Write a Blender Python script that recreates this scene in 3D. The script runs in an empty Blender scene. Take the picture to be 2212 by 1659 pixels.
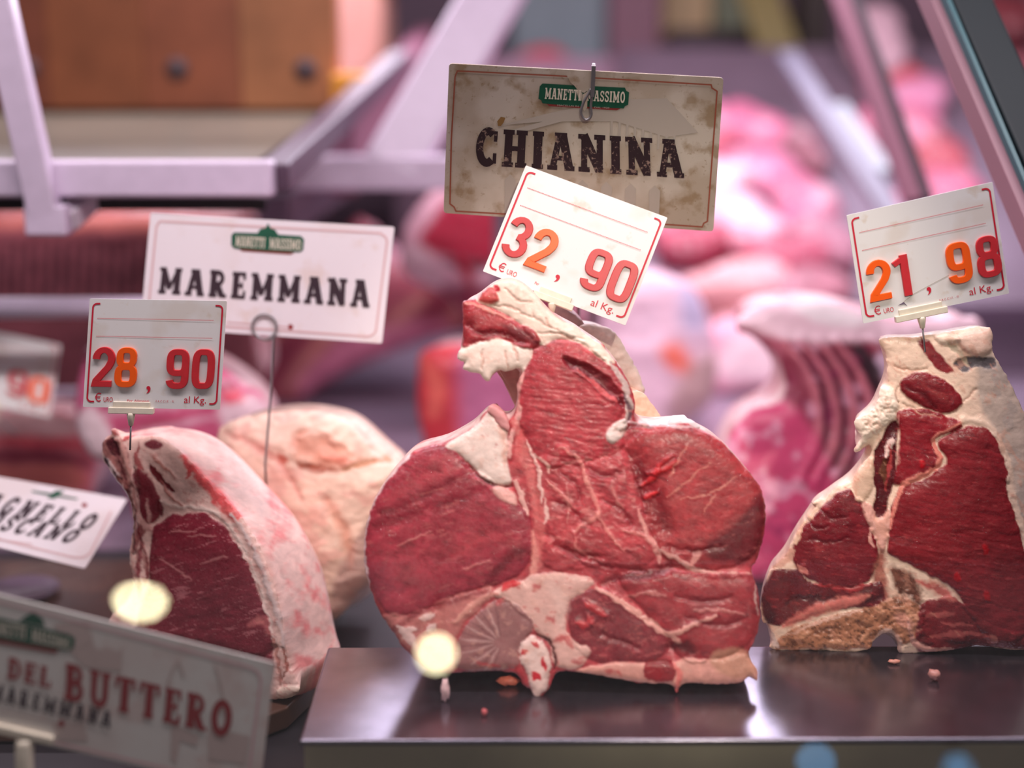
import bpy, math
import numpy as np
from mathutils import Vector

# ------------------------------------------------------------------ camera, world, lights, exposure
W, H = 2212, 1659
LENS, SENSOR = 50.0, 36.0
FPX = W * LENS / SENSOR
CAM = np.array([0.0, 0.0, 0.45])
PITCH = math.radians(12)
FWD = np.array([0, math.cos(PITCH), -math.sin(PITCH)])
UP = np.array([0, math.sin(PITCH), math.cos(PITCH)])
RIGHT = np.array([1.0, 0, 0])

scene = bpy.context.scene
COL = scene.collection
scene.view_settings.view_transform = 'Standard'
scene.view_settings.look = 'None'
scene.view_settings.gamma = 1.0
scene.view_settings.use_curve_mapping = False
scene.view_settings.exposure = 0.08

cam_data = bpy.data.cameras.new('camera')
cam = bpy.data.objects.new('camera', cam_data)
COL.objects.link(cam)
cam.location = CAM
cam.rotation_euler = (math.radians(90) - PITCH, 0, 0)
cam_data.lens = LENS
cam_data.sensor_width = SENSOR
cam_data.clip_start = 0.02
cam_data.dof.use_dof = True
cam_data.dof.focus_distance = 1.13
cam_data.dof.aperture_fstop = 1.5
scene.camera = cam

world = bpy.data.worlds.new('world')
scene.world = world
world.use_nodes = True
wb = world.node_tree.nodes['Background']
wb.inputs[0].default_value = (0.80, 0.74, 0.78, 1)
wb.inputs[1].default_value = 0.27

def lamp_light(name, kind, loc, target, energy, color, **kw):
    d = bpy.data.lights.new(name, kind)
    d.energy = energy
    d.color = color
    for k, v in kw.items():
        setattr(d, k, v)
    o = bpy.data.objects.new(name, d)
    COL.objects.link(o)
    o.location = loc
    o.rotation_euler = (Vector(target) - Vector(loc)).to_track_quat('-Z', 'Y').to_euler()
    return o

# fluorescent strips of the case canopy: one over the back rows, one over the front row
lamp_light('case_strip_back', 'AREA', (0.10, 2.05, 1.25), (0.10, 2.15, 0.0), 31, (1.0, 0.86, 0.96),
           shape='RECTANGLE', size=2.4, size_y=0.22)
lamp_light('case_strip_front', 'AREA', (-0.06, 0.86, 1.12), (-0.06, 1.08, 0.05), 14, (1.0, 0.88, 0.93),
           shape='RECTANGLE', size=1.6, size_y=0.12)
# added lights: bar behind for the tray's reflection, fill under the left shelf
lamp_light('canopy_light_bar', 'AREA', (-0.1, 2.70, 0.82), (-0.1, 1.0, 0.05), 19, (0.90, 0.84, 1.0),
           shape='RECTANGLE', size=2.4, size_y=0.28)
lamp_light('under_shelf_strip', 'AREA', (-0.72, 1.92, 0.365), (-0.70, 1.86, 0.0), 1.3, (1.0, 0.86, 0.96),
           shape='RECTANGLE', size=0.75, size_y=0.03)
# added warm spot in place of the sunbeam from the customer side, aimed at the middle joint
lamp_light('shop_spot', 'SPOT', (0.42, -0.75, 1.35), (0.12, 1.07, 0.19), 76, (1.0, 0.90, 0.76),
           spot_size=math.radians(15), spot_blend=0.45, shadow_soft_size=0.03)

# ------------------------------------------------------------------ helpers
def ray(px, py):
    px = np.asarray(px, float); py = np.asarray(py, float)
    return (FWD + ((px - W / 2) / FPX)[..., None] * RIGHT - ((py - H / 2) / FPX)[..., None] * UP)

def at(px, py, Y):
    r = ray(px, py)
    return CAM + r * (np.asarray(Y, float) / r[..., 1])[..., None]

def atz(px, py, z):
    r = ray(px, py)
    return CAM + r * ((z - CAM[2]) / r[..., 2])[..., None]

class Plane:
    """plane through the point seen at (px,py) at distance Y, its normal turned by yaw and raised by el (degrees)"""
    def __init__(s, px, py, Y, yaw=0, el=12):
        s.P = at(px, py, Y)
        a, e = math.radians(yaw), math.radians(el)
        s.n = np.array([math.sin(a) * math.cos(e), -math.cos(a) * math.cos(e), math.sin(e)])
    def hit(s, px, py, off=0.0):
        r = ray(px, py)
        t = (np.dot(s.P - CAM, s.n)) / (r @ s.n)
        return CAM + r * t[..., None] + s.n * off

def lin(c):
    c = np.asarray(c, float) / 255.0
    return np.where(c <= 0.04045, c / 12.92, ((c + 0.055) / 1.055) ** 2.4)

def vnoise(x, y, seed=0):
    xi = np.floor(x).astype(np.int64); yi = np.floor(y).astype(np.int64)
    fx = x - xi; fy = y - yi
    fx = fx * fx * (3 - 2 * fx); fy = fy * fy * (3 - 2 * fy)
    def h(i, j):
        k = (i * 374761393 + j * 668265263 + seed * 974634777) & 0xffffffff
        k = ((k ^ (k >> 13)) * 1274126177) & 0xffffffff
        return ((k ^ (k >> 16)) & 0xffff) / 65535.0
    return ((h(xi, yi) * (1 - fx) + h(xi + 1, yi) * fx) * (1 - fy) + (h(xi, yi + 1) * (1 - fx) + h(xi + 1, yi + 1) * fx) * fy)

def fbm(x, y, seed=0, o=4):
    v = 0; a = 0.5; t = 0
    for i in range(o):
        v = v + a * vnoise(x * 2 ** i, y * 2 ** i, seed + 17 * i); t += a; a *= 0.55
    return v / t * 2 - 1

def smooth(poly, n=5):
    p = np.asarray(poly, float); m = len(p); out = []
    for i in range(m):
        p0, p1, p2, p3 = p[i - 1], p[i], p[(i + 1) % m], p[(i + 2) % m]
        for k in range(n):
            t = k / n
            out.append(0.5 * (2 * p1 + (p2 - p0) * t + (2 * p0 - 5 * p1 + 4 * p2 - p3) * t * t + (3 * p1 - p0 - 3 * p2 + p3) * t ** 3))
    return np.array(out)

def smooth_line(pts, n=6):
    p = np.asarray(pts, float)
    if len(p) < 3:
        return p
    q = np.vstack([2 * p[0] - p[1], p, 2 * p[-1] - p[-2]]); out = []
    for i in range(1, len(q) - 2):
        p0, p1, p2, p3 = q[i - 1:i + 3]
        for k in range(n):
            t = k / n
            out.append(0.5 * (2 * p1 + (p2 - p0) * t + (2 * p0 - 5 * p1 + 4 * p2 - p3) * t * t + (3 * p1 - p0 - 3 * p2 + p3) * t ** 3))
    out.append(p[-1])
    return np.array(out)

def sdf(X, Y, poly):
    """distance to a polygon, positive inside"""
    sh = X.shape; x = X.ravel(); y = Y.ravel()
    d2 = np.full(x.shape, 1e18); inside = np.zeros(x.shape, bool)
    m = len(poly)
    for i in range(m):
        x0, y0 = poly[i]; x1, y1 = poly[(i + 1) % m]
        ex, ey = x1 - x0, y1 - y0
        wx, wy = x - x0, y - y0
        t = np.clip((wx * ex + wy * ey) / (ex * ex + ey * ey + 1e-12), 0, 1)
        dx, dy = wx - ex * t, wy - ey * t
        np.minimum(d2, dx * dx + dy * dy, out=d2)
        c = (y0 > y) != (y1 > y)
        if y1 != y0:
            inside ^= c & (x < ex * (y - y0) / ey + x0)
    d = np.sqrt(d2)
    return np.where(inside, d, -d).reshape(sh)

def line_dist(X, Y, pts):
    d = np.full(X.shape, 1e9); T = np.zeros(X.shape); n = len(pts) - 1
    for i in range(n):
        x0, y0 = pts[i]; x1, y1 = pts[i + 1]
        ex, ey = x1 - x0, y1 - y0
        t = np.clip(((X - x0) * ex + (Y - y0) * ey) / (ex * ex + ey * ey + 1e-12), 0, 1)
        q = np.hypot(X - x0 - ex * t, Y - y0 - ey * t)
        b = q < d
        d = np.where(b, q, d); T = np.where(b, (i + t) / n, T)
    return d, T

BASE = {}
def thing(name, label, cat, base, group=None, kind=None):
    o = bpy.data.objects.new(name, None)
    COL.objects.link(o)
    o.location = base
    o.empty_display_size = 0.02
    o['label'] = label; o['category'] = cat
    if group: o['group'] = group
    if kind: o['kind'] = kind
    BASE[o.name] = np.array(base, float)
    return o

def mesh(name, verts, faces, mat, parent=None, cols=None, normals=None, flat=False, label=None):
    """ONE mesh object; verts in world metres, stored about the thing's base point"""
    verts = np.asarray(verts, float)
    me = bpy.data.meshes.new(name)
    if parent is None:
        base = np.array([verts[:, 0].mean(), verts[:, 1].mean(), verts[:, 2].min()])
    else:
        base = BASE[parent.name]
    me.from_pydata((verts - base).tolist(), [], [tuple(int(i) for i in f) for f in faces])
    if cols is not None:
        ca = me.color_attributes.new('Col', 'FLOAT_COLOR', 'POINT')
        ca.data.foreach_set('color', np.asarray(cols, np.float32).ravel())
    me.polygons.foreach_set('use_smooth', [not flat] * len(me.polygons))
    me.materials.append(mat)
    me.update()
    if normals is not None:
        me.normals_split_custom_set_from_vertices(np.asarray(normals, float).tolist())
    o = bpy.data.objects.new(name, me)
    COL.objects.link(o)
    BASE[o.name] = base
    if parent is None:
        o.location = base
    else:
        o.parent = parent
    if label: o['label'] = label
    return o

def tag(o, label, cat, group=None, kind=None):
    o['label'] = label; o['category'] = cat
    if group: o['group'] = group
    if kind: o['kind'] = kind
    return o

def merge(parts):
    V = []; F = []; n = 0
    for v, f in parts:
        V.append(np.asarray(v, float)); F += [tuple(i + n for i in q) for q in f]; n += len(v)
    return np.vstack(V), F

def box_between(a, b, wv, hv):
    """beam from a to b with half-width vectors wv, hv"""
    a, b, wv, hv = [np.asarray(v, float) for v in (a, b, wv, hv)]
    v = [p + s * wv + t * hv for p in (a, b) for s, t in ((-1, -1), (1, -1), (1, 1), (-1, 1))]
    return np.array(v), [(0, 1, 2, 3), (7, 6, 5, 4), (0, 4, 5, 1), (1, 5, 6, 2), (2, 6, 7, 3), (3, 7, 4, 0)]

def box(x0, x1, y0, y1, z0, z1):
    return box_between((x0, (y0 + y1) / 2, (z0 + z1) / 2), (x1, (y0 + y1) / 2, (z0 + z1) / 2), (0, (y1 - y0) / 2, 0), (0, 0, (z1 - z0) / 2))

def bevel(o, w, seg=3):
    m = o.modifiers.new('bevel', 'BEVEL'); m.width = w; m.segments = seg; m.limit_method = 'ANGLE'
    m.harden_normals = True
    return o

def tube(path, r, n=10, caps=True):
    p = np.asarray(path, float); m = len(p)
    r = np.broadcast_to(np.asarray(r, float), (m,))
    V = []; F = []; ref = None
    for i in range(m):
        t = p[min(i + 1, m - 1)] - p[max(i - 1, 0)]; t = t / (np.linalg.norm(t) + 1e-12)
        if ref is None:
            ref = np.cross(t, [0.3, 0.2, 0.9]); ref /= np.linalg.norm(ref)
        ref = ref - t * np.dot(ref, t); ref /= np.linalg.norm(ref)
        b = np.cross(t, ref)
        for k in range(n):
            a = 2 * math.pi * k / n
            V.append(p[i] + r[i] * (math.cos(a) * ref + math.sin(a) * b))
    for i in range(m - 1):
        for k in range(n):
            F.append((i * n + k, i * n + (k + 1) % n, (i + 1) * n + (k + 1) % n, (i + 1) * n + k))
    if caps:
        F.append(tuple(range(n))[::-1]); F.append(tuple((m - 1) * n + k for k in range(n)))
    return np.array(V), F

# ------------------------------------------------------------------ materials
def nodes(name):
    m = bpy.data.materials.new(name); m.use_nodes = True
    nt = m.node_tree
    return m, nt, nt.nodes['Principled BSDF']

def simple(name, rgb, rough=0.5, metal=0.0, spec=0.5, noise=0.0, nscale=60, bump=0.0, coat=0.0):
    m, nt, b = nodes(name)
    c = (*lin(rgb), 1)
    b.inputs['Roughness'].default_value = rough
    b.inputs['Metallic'].default_value = metal
    b.inputs['Specular IOR Level'].default_value = spec
    b.inputs['Coat Weight'].default_value = coat
    b.inputs['Base Color'].default_value = c
    if noise or bump:
        tc = nt.nodes.new('ShaderNodeTexCoord')
        nz = nt.nodes.new('ShaderNodeTexNoise'); nz.inputs['Scale'].default_value = nscale; nz.inputs['Detail'].default_value = 5
        nt.links.new(tc.outputs['Object'], nz.inputs['Vector'])
        if noise:
            mr = nt.nodes.new('ShaderNodeMapRange')
            mr.inputs[1].default_value = 0.3; mr.inputs[2].default_value = 0.7
            mr.inputs[3].default_value = 1 - noise; mr.inputs[4].default_value = 1 + noise
            mx = nt.nodes.new('ShaderNodeMix'); mx.data_type = 'RGBA'; mx.blend_type = 'MULTIPLY'; mx.inputs[0].default_value = 1
            mx.inputs[6].default_value = c
            nt.links.new(nz.outputs[0], mr.inputs[0]); nt.links.new(mr.outputs[0], mx.inputs[7])
            nt.links.new(mx.outputs[2], b.inputs['Base Color'])
        if bump:
            bp = nt.nodes.new('ShaderNodeBump'); bp.inputs['Strength'].default_value = bump; bp.inputs['Distance'].default_value = 0.002
            nt.links.new(nz.outputs[0], bp.inputs['Height']); nt.links.new(bp.outputs[0], b.inputs['Normal'])
    return m

def stained(name, rgb, stain, amount=0.5, scale=40, rough=0.55, thr=0.58):
    """printed card with brownish spots"""
    m, nt, b = nodes(name)
    b.inputs['Roughness'].default_value = rough
    tc = nt.nodes.new('ShaderNodeTexCoord')
    col = None
    prev = nt.nodes.new('ShaderNodeRGB'); prev.outputs[0].default_value = (*lin(rgb), 1)
    prev = prev.outputs[0]
    for sc, th, am, det in ((scale * 0.35, thr - 0.1, amount * 0.55, 3), (scale, thr, amount, 6), (scale * 5, thr + 0.08, amount, 3)):
        nz = nt.nodes.new('ShaderNodeTexNoise'); nz.inputs['Scale'].default_value = sc; nz.inputs['Detail'].default_value = det
        nt.links.new(tc.outputs['Object'], nz.inputs['Vector'])
        mr = nt.nodes.new('ShaderNodeMapRange'); mr.inputs[1].default_value = th; mr.inputs[2].default_value = th + 0.12
        mr.inputs[3].default_value = 0; mr.inputs[4].default_value = am
        nt.links.new(nz.outputs[0], mr.inputs[0])
        mx = nt.nodes.new('ShaderNodeMix'); mx.data_type = 'RGBA'
        mx.inputs[7].default_value = (*lin(stain), 1)
        nt.links.new(mr.outputs[0], mx.inputs[0]); nt.links.new(prev, mx.inputs[6])
        prev = mx.outputs[2]
    nt.links.new(prev, b.inputs['Base Color'])
    return m

def worn_print(name, rgb, paper, thr=0.60, scale=420):
    m, nt, b = nodes(name)
    b.inputs['Roughness'].default_value = 0.6
    tc = nt.nodes.new('ShaderNodeTexCoord')
    nz = nt.nodes.new('ShaderNodeTexNoise'); nz.inputs['Scale'].default_value = scale; nz.inputs['Detail'].default_value = 4
    n2 = nt.nodes.new('ShaderNodeTexNoise'); n2.inputs['Scale'].default_value = 55
    ad = nt.nodes.new('ShaderNodeMath'); ad.operation = 'MULTIPLY_ADD'; ad.inputs[1].default_value = 0.6
    nt.links.new(tc.outputs['Object'], nz.inputs['Vector']); nt.links.new(tc.outputs['Object'], n2.inputs['Vector'])
    nt.links.new(n2.outputs[0], ad.inputs[0]); nt.links.new(nz.outputs[0], ad.inputs[2])
    mr = nt.nodes.new('ShaderNodeMapRange'); mr.inputs[1].default_value = thr + 0.30; mr.inputs[2].default_value = thr + 0.42
    mx = nt.nodes.new('ShaderNodeMix'); mx.data_type = 'RGBA'
    mx.inputs[6].default_value = (*lin(rgb), 1); mx.inputs[7].default_value = (*lin(paper), 1)
    nt.links.new(ad.outputs[0], mr.inputs[0]); nt.links.new(mr.outputs[0], mx.inputs[0])
    nt.links.new(mx.outputs[2], b.inputs['Base Color'])
    return m

def meat_material(name, grain=330, bump=0.09, rough=(0.20, 0.42), gain=1.0, sss=0.0, marble=0.05, coat=0.5, sparkle=0.5, crough=0.05):
    """flesh and fat: the cut's own colours come from the mesh, the fibre, marbling and wet gloss from noise"""
    m, nt, b = nodes(name)
    N = nt.nodes; L = nt.links
    at_ = N.new('ShaderNodeAttribute'); at_.attribute_name = 'Col'
    tc = N.new('ShaderNodeTexCoord')
    nz = N.new('ShaderNodeTexNoise'); nz.inputs['Scale'].default_value = grain; nz.inputs['Detail'].default_value = 5; nz.inputs['Roughness'].default_value = 0.62
    L.new(tc.outputs['Object'], nz.inputs['Vector'])
    mp = N.new('ShaderNodeMapping'); mp.inputs['Scale'].default_value = (1, 1, 1.7); mp.inputs['Rotation'].default_value = (0, 0.35, 0)
    L.new(tc.outputs['Object'], mp.inputs['Vector'])
    n2 = N.new('ShaderNodeTexNoise'); n2.inputs['Scale'].default_value = grain * 0.33; n2.inputs['Detail'].default_value = 6; n2.inputs['Distortion'].default_value = 0.6
    L.new(mp.outputs[0], n2.inputs['Vector'])
    # value variation
    mr = N.new('ShaderNodeMapRange'); mr.inputs[1].default_value = 0.3; mr.inputs[2].default_value = 0.7; mr.inputs[3].default_value = (0.89 if coat > .2 else 0.84) * gain; mr.inputs[4].default_value = (1.06 if coat > .2 else 1.10) * gain
    L.new(n2.outputs[0], mr.inputs[0])
    mx = N.new('ShaderNodeMix'); mx.data_type = 'RGBA'; mx.blend_type = 'MULTIPLY'; mx.inputs[0].default_value = 1
    L.new(at_.outputs['Color'], mx.inputs[6]); L.new(mr.outputs[0], mx.inputs[7])
    # fine marbling on lean
    n3 = N.new('ShaderNodeTexNoise'); n3.inputs['Scale'].default_value = grain * 0.9; n3.inputs['Detail'].default_value = 3; n3.inputs['Distortion'].default_value = 1.5
    L.new(mp.outputs[0], n3.inputs['Vector'])
    m3 = N.new('ShaderNodeMapRange'); m3.inputs[1].default_value = 0.60; m3.inputs[2].default_value = 0.78; m3.inputs[3].default_value = 0; m3.inputs[4].default_value = marble
    L.new(n3.outputs[0], m3.inputs[0])
    mu = N.new('ShaderNodeMath'); mu.operation = 'MULTIPLY'
    L.new(m3.outputs[0], mu.inputs[0]); L.new(at_.outputs['Alpha'], mu.inputs[1])
    mx2 = N.new('ShaderNodeMix'); mx2.data_type = 'RGBA'; mx2.inputs[7].default_value = (*lin((222, 150, 140)), 1)
    L.new(mu.outputs[0], mx2.inputs[0]); L.new(mx.outputs[2], mx2.inputs[6])
    L.new(mx2.outputs[2], b.inputs['Base Color'])
    # gloss
    r = N.new('ShaderNodeMapRange'); r.inputs[1].default_value = 0.35; r.inputs[2].default_value = 0.65; r.inputs[3].default_value = rough[0]; r.inputs[4].default_value = rough[1]
    L.new(nz.outputs[0], r.inputs[0]); L.new(r.outputs[0], b.inputs['Roughness'])
    b.inputs['Specular IOR Level'].default_value = 0.22
    b.inputs['Coat Weight'].default_value = coat; b.inputs['Coat Roughness'].default_value = crough
    if sss:
        b.inputs['Subsurface Weight'].default_value = sss
        b.inputs['Subsurface Radius'].default_value = (1.0, 0.35, 0.25); b.inputs['Subsurface Scale'].default_value = 0.004
    ad = N.new('ShaderNodeMath'); ad.operation = 'MULTIPLY_ADD'; ad.inputs[1].default_value = 1.6
    n4 = N.new('ShaderNodeTexNoise'); n4.inputs['Scale'].default_value = 460; n4.inputs['Detail'].default_value = 2
    L.new(tc.outputs['Object'], n4.inputs['Vector'])
    b4 = N.new('ShaderNodeBump'); b4.inputs['Strength'].default_value = sparkle; b4.inputs['Distance'].default_value = 0.003
    L.new(n4.outputs[0], b4.inputs['Height'])
    L.new(n2.outputs[0], ad.inputs[0]); L.new(nz.outputs[0], ad.inputs[2])
    bp = N.new('ShaderNodeBump'); bp.inputs['Strength'].default_value = bump; bp.inputs['Distance'].default_value = 0.0022
    L.new(ad.outputs[0], bp.inputs['Height']); L.new(bp.outputs[0], b.inputs['Normal']); L.new(bp.outputs[0], b4.inputs['Normal']); L.new(b4.outputs[0], b.inputs['Coat Normal'])
    return m

M = {}
M['meat'] = meat_material('cut_meat')
M['fat'] = meat_material('fat_and_skin', grain=200, bump=0.10, rough=(0.30, 0.55), marble=0.0, coat=0.12, sparkle=0.3, crough=0.12)
M['meat_far'] = meat_material('meat_behind', grain=120, bump=0.2, rough=(0.25, 0.5), marble=0.2, coat=0.3, sparkle=.2, crough=.12)
M['steel'] = simple('brushed_steel', (132, 126, 138), rough=0.21, metal=0.95, noise=0.2, nscale=26, bump=0.02)
M['steel_side'] = simple('steel_side', (196, 188, 160), rough=0.42, metal=0.5, noise=0.12, nscale=12)
M['deck'] = simple('dull_steel_deck', (40, 35, 40), rough=0.4, metal=0.2, noise=0.2, nscale=14)  # the shade over the front deck is put into this dark colour
M['white_metal'] = simple('lavender_white_metal', (214, 198, 220), rough=0.35, metal=0.0, noise=0.04)
M['grey_metal'] = simple('grey_metal', (126, 110, 128), rough=0.35, metal=0.3)
M['teal_steel'] = simple('dark_teal_steel', (16, 31, 37), rough=0.6)
M['wire'] = simple('steel_wire', (150, 146, 148), rough=0.4, metal=0.7)
M['plastic'] = simple('milky_plastic', (232, 222, 200), rough=0.35, noise=0.08, nscale=120)
M['paper_white'] = stained('white_plastic_card', (234, 231, 227), (196, 160, 110), 0.35, 75, 0.4, 0.62)
M['paper_beige'] = stained('aged_beige_card', (206, 194, 178), (140, 108, 62), 0.6, 55, 0.5, 0.55)
M['paper_lilac'] = stained('white_card', (240, 230, 234), (216, 180, 150), 0.3, 40, 0.45, 0.6)
M['paper_grey'] = stained('old_white_card', (226, 222, 214), (206, 170, 160), 0.45, 28, 0.5, 0.55)
M['print_brown'] = worn_print('worn_brown_print', (44, 24, 30), (150, 124, 112))
M['print_dark'] = simple('dark_plum_print', (52, 30, 42), 0.6)
M['print_red'] = worn_print('dull_red_print', (150, 28, 34), (200, 130, 120), 0.68)
M['print_line'] = simple('rust_red_line', (158, 84, 62), 0.6)
M['print_pink'] = simple('pale_pink_line', (222, 184, 184), 0.6)
M['print_tag'] = simple('crimson_print', (206, 20, 52), 0.5)
M['print_green'] = simple('dark_green_badge', (16, 84, 60), 0.5, noise=0.12, nscale=200)
M['print_cream'] = simple('cream_print', (226, 216, 196), 0.6)
M['print_ribbon'] = simple('brick_red_ribbon', (138, 48, 44), 0.6)
M['print_sketch'] = simple('faint_grey_sketch', (187, 176, 163), 0.6)
M['print_sketch_pink'] = simple('faint_pink_sketch', (202, 182, 174), 0.6)
M['digit_red'] = simple('red_plastic', (206, 44, 52), 0.35, noise=0.06, nscale=200)
M['digit_orange'] = simple('orange_plastic', (255, 96, 8), 0.32)
M['stain'] = simple('brown_stain', (150, 112, 62), 0.5)
M['wood'] = simple('dark_wood', (84, 56, 44), rough=0.45, noise=0.35, nscale=30)
M['gristle'] = simple('white_scrap', (236, 200, 190), rough=0.35)

# ------------------------------------------------------------------ carved meat: a relief of the cut with the joint's body behind it
class Cut:
    """a cut of meat: the outline is traced on its own plane, the muscles are laid on as coloured, raised regions,
    and the body runs back from the rim"""
    def __init__(s, outline, plane, step=3.0, seed=1, base=(200, 80, 80), lean=1.0, wob=3, label='lean_meat', smooth_n=5, wscale=22):
        s.pl = plane; s.step = step; s.seed = seed
        o = smooth(outline, smooth_n)
        x0, y0 = o.min(0) - 4 * step; x1, y1 = o.max(0) + 4 * step
        X, Y = np.meshgrid(np.arange(x0, x1, step), np.arange(y0, y1, step))
        wx = fbm(X / wscale, Y / wscale, seed) * wob; wy = fbm(X / wscale, Y / wscale, seed + 50) * wob
        d = sdf(X + wx, Y + wy, o)
        gy, gx = np.gradient(d, step)
        ins = d > 0
        c = ins[:-1, :-1] | ins[1:, :-1] | ins[:-1, 1:] | ins[1:, 1:]
        used = np.zeros(ins.shape, bool)
        used[:-1, :-1] |= c; used[1:, :-1] |= c; used[:-1, 1:] |= c; used[1:, 1:] |= c
        out = used & ~ins
        g2 = np.maximum(gx * gx + gy * gy, 0.25)
        k = np.clip(-d, 0, 1.6 * step) / g2 * out
        X = X + k * gx; Y = Y + k * gy
        d = np.maximum(d, 0)
        idx = -np.ones(ins.shape, int); idx[used] = np.arange(used.sum())
        ci, cj = np.nonzero(c)
        s.F = np.stack([idx[ci, cj], idx[ci + 1, cj], idx[ci + 1, cj + 1], idx[ci, cj + 1]], 1)
        s.X = X[used]; s.Y = Y[used]; s.d = d[used]
        n = len(s.X)
        s.gx = gx[used]; s.gy = gy[used]
        s.col = np.tile(lin(base), (n, 1)); s.lean = np.full(n, float(lean)); s.h = np.zeros(n)
        s.names = [label]; s.lab = np.zeros(n, int)
        s.k = 0
        s.px = float(np.linalg.norm(plane.hit(W / 2, H / 2) - plane.hit(W / 2 + 1, H / 2)))
    def _warp(s, warp, sc):
        s.k += 1
        a = s.seed * 31 + s.k * 7
        return s.X + fbm(s.X / sc, s.Y / sc, a) * warp, s.Y + fbm(s.X / sc, s.Y / sc, a + 3) * warp
    def _lab(s, mask, label):
        if label is None: return
        if label not in s.names or label in ('muscle', 'fat', 'bone', 'rib'):
            s.names.append(label)
        s.lab[mask] = len(s.names) - 1
    def fill(s, poly, color, soft=4, warp=6, sc=22, pil=0, R=28, label=None, lean=1, mix=1, var=0.0, vsc=18):
        X, Y = s._warp(warp, sc)
        d = sdf(X, Y, smooth(poly, 4))
        a = np.clip(d / soft + 0.5, 0, 1) * mix
        c = lin(color)[None, :]
        if var:
            c = c * (1 + var * fbm(s.X / vsc, s.Y / vsc, s.k + 900)[:, None])
        s.col = s.col * (1 - a[:, None]) + c * a[:, None]
        s.lean = s.lean * (1 - a) + lean * a
        t = np.clip(d / R, 0, 1)
        s.h += pil * np.sqrt(np.maximum(1 - (1 - t) ** 2, 0)) - (pil > 0) * 0.0
        s._lab(a > 0.5 * max(mix, 0.5), label)
        return s
    def stroke(s, pts, w, color, soft=3, warp=6, sc=14, dh=0, label=None, lean=0, taper=0.6, mix=1, var=0.0):
        X, Y = s._warp(warp, sc)
        d, t = line_dist(X, Y, smooth_line(pts))
        ww = w / 2 * (1 - taper * np.abs(2 * t - 1) ** 2)
        ww = ww * (1 + 0.35 * fbm(s.X / 16, s.Y / 16, s.k + 300))
        a = np.clip((ww - d) / soft + 0.5, 0, 1) * mix
        c = lin(color)[None, :]
        if var:
            c = c * (1 + var * fbm(s.X / 9, s.Y / 9, s.k + 900)[:, None])
        s.col = s.col * (1 - a[:, None]) + c * a[:, None]
        s.lean = s.lean * (1 - a) + lean * a
        s.h += dh * np.exp(-(d / (w * 0.55 + 1e-6)) ** 2)
        s._lab(a > 0.5, label)
        return s
    def mottle(s, amp=0.15, sx=40, sy=40, seed=0, only=None, tint=None, thr=None, ang=0, region=None):
        ca, sa = math.cos(ang), math.sin(ang)
        u = (s.X * ca + s.Y * sa) / sx; v = (-s.X * sa + s.Y * ca) / sy
        n = fbm(u, v, s.seed + seed + 77)
        w = 1.0 if only is None else (s.lean if only == 'lean' else 1 - s.lean)
        if region is not None:
            w = w * np.clip(sdf(s.X, s.Y, smooth(region, 4)) / 14, 0, 1)
        if tint is None:
            s.col *= (1 + amp * n * w)[:, None]
        else:
            a = np.clip((n - thr) / 0.15, 0, 1) * amp * w
            s.col = s.col * (1 - a[:, None]) + lin(tint)[None, :] * a[:, None]
        return s
    def relief(s, amp=3, sx=40, sy=40, seed=0, only=None, ridged=False, ang=0, region=None):
        ca, sa = math.cos(ang), math.sin(ang)
        n = fbm((s.X * ca + s.Y * sa) / sx, (-s.X * sa + s.Y * ca) / sy, s.seed + seed + 500)
        if ridged: n = 1 - 2 * np.abs(n)
        w = 1.0 if only is None else (s.lean if only == 'lean' else 1 - s.lean)
        if region is not None:
            w = w * np.clip(sdf(s.X, s.Y, smooth(region, 4)) / 20, 0, 1)
        s.h += amp * n * w
        return s
    def dome(s, amp, R):
        t = np.clip(s.d / R, 0, 1)
        s.h += amp * (np.sqrt(np.maximum(1 - (1 - t) ** 2, 0)) - 1)
        return s
    def points(s):
        P = s.pl.hit(s.X, s.Y)
        return P + s.pl.n * (s.h * s.px)[:, None]
    def build(s, parent, mat, body, body_mat, body_col, body_name='body', drift=(0, 0, 0), body_var=0.12, body_tint=None, mats=None, single=None, body_rel=3.0, rim_keep=0.0, rim_smooth=14.0, floor=None, tint_more=-0.05):
        """body: list of (depth m, inset px) rings. single: name of one mesh instead of parts"""
        P = s.points()
        F = s.F
        # global smooth normals so that neighbouring parts meet without a crease
        a = P[F[:, 1]] - P[F[:, 3]]; b = P[F[:, 0]] - P[F[:, 2]]
        fn = np.cross(b, a)
        if (fn @ s.pl.n).mean() < 0:
            F = F[:, ::-1]; fn = -fn
        N = np.zeros_like(P)
        for k in range(4): np.add.at(N, F[:, k], fn)
        N /= np.linalg.norm(N, axis=1)[:, None] + 1e-12
        C = np.column_stack([np.clip(s.col, 0, 1), s.lean])
        # body from the rim backwards
        E = np.concatenate([F[:, [0, 1]], F[:, [1, 2]], F[:, [2, 3]], F[:, [3, 0]]])
        n = len(P)
        key = E[:, 0] * n + E[:, 1]; rev = E[:, 1] * n + E[:, 0]
        be = E[~np.isin(key, rev)]
        # walk the rim and resample it evenly
        nxt = dict(zip(be[:, 0].tolist(), be[:, 1].tolist()))
        loops = []
        while nxt:
            k0 = next(iter(nxt)); lp = []; k = k0
            while k in nxt:
                lp.append(k); k = nxt.pop(k)
            if len(lp) > 20: loops.append(np.array(lp))
        acc = []; i0 = []; i1 = []; off = 0
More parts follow.
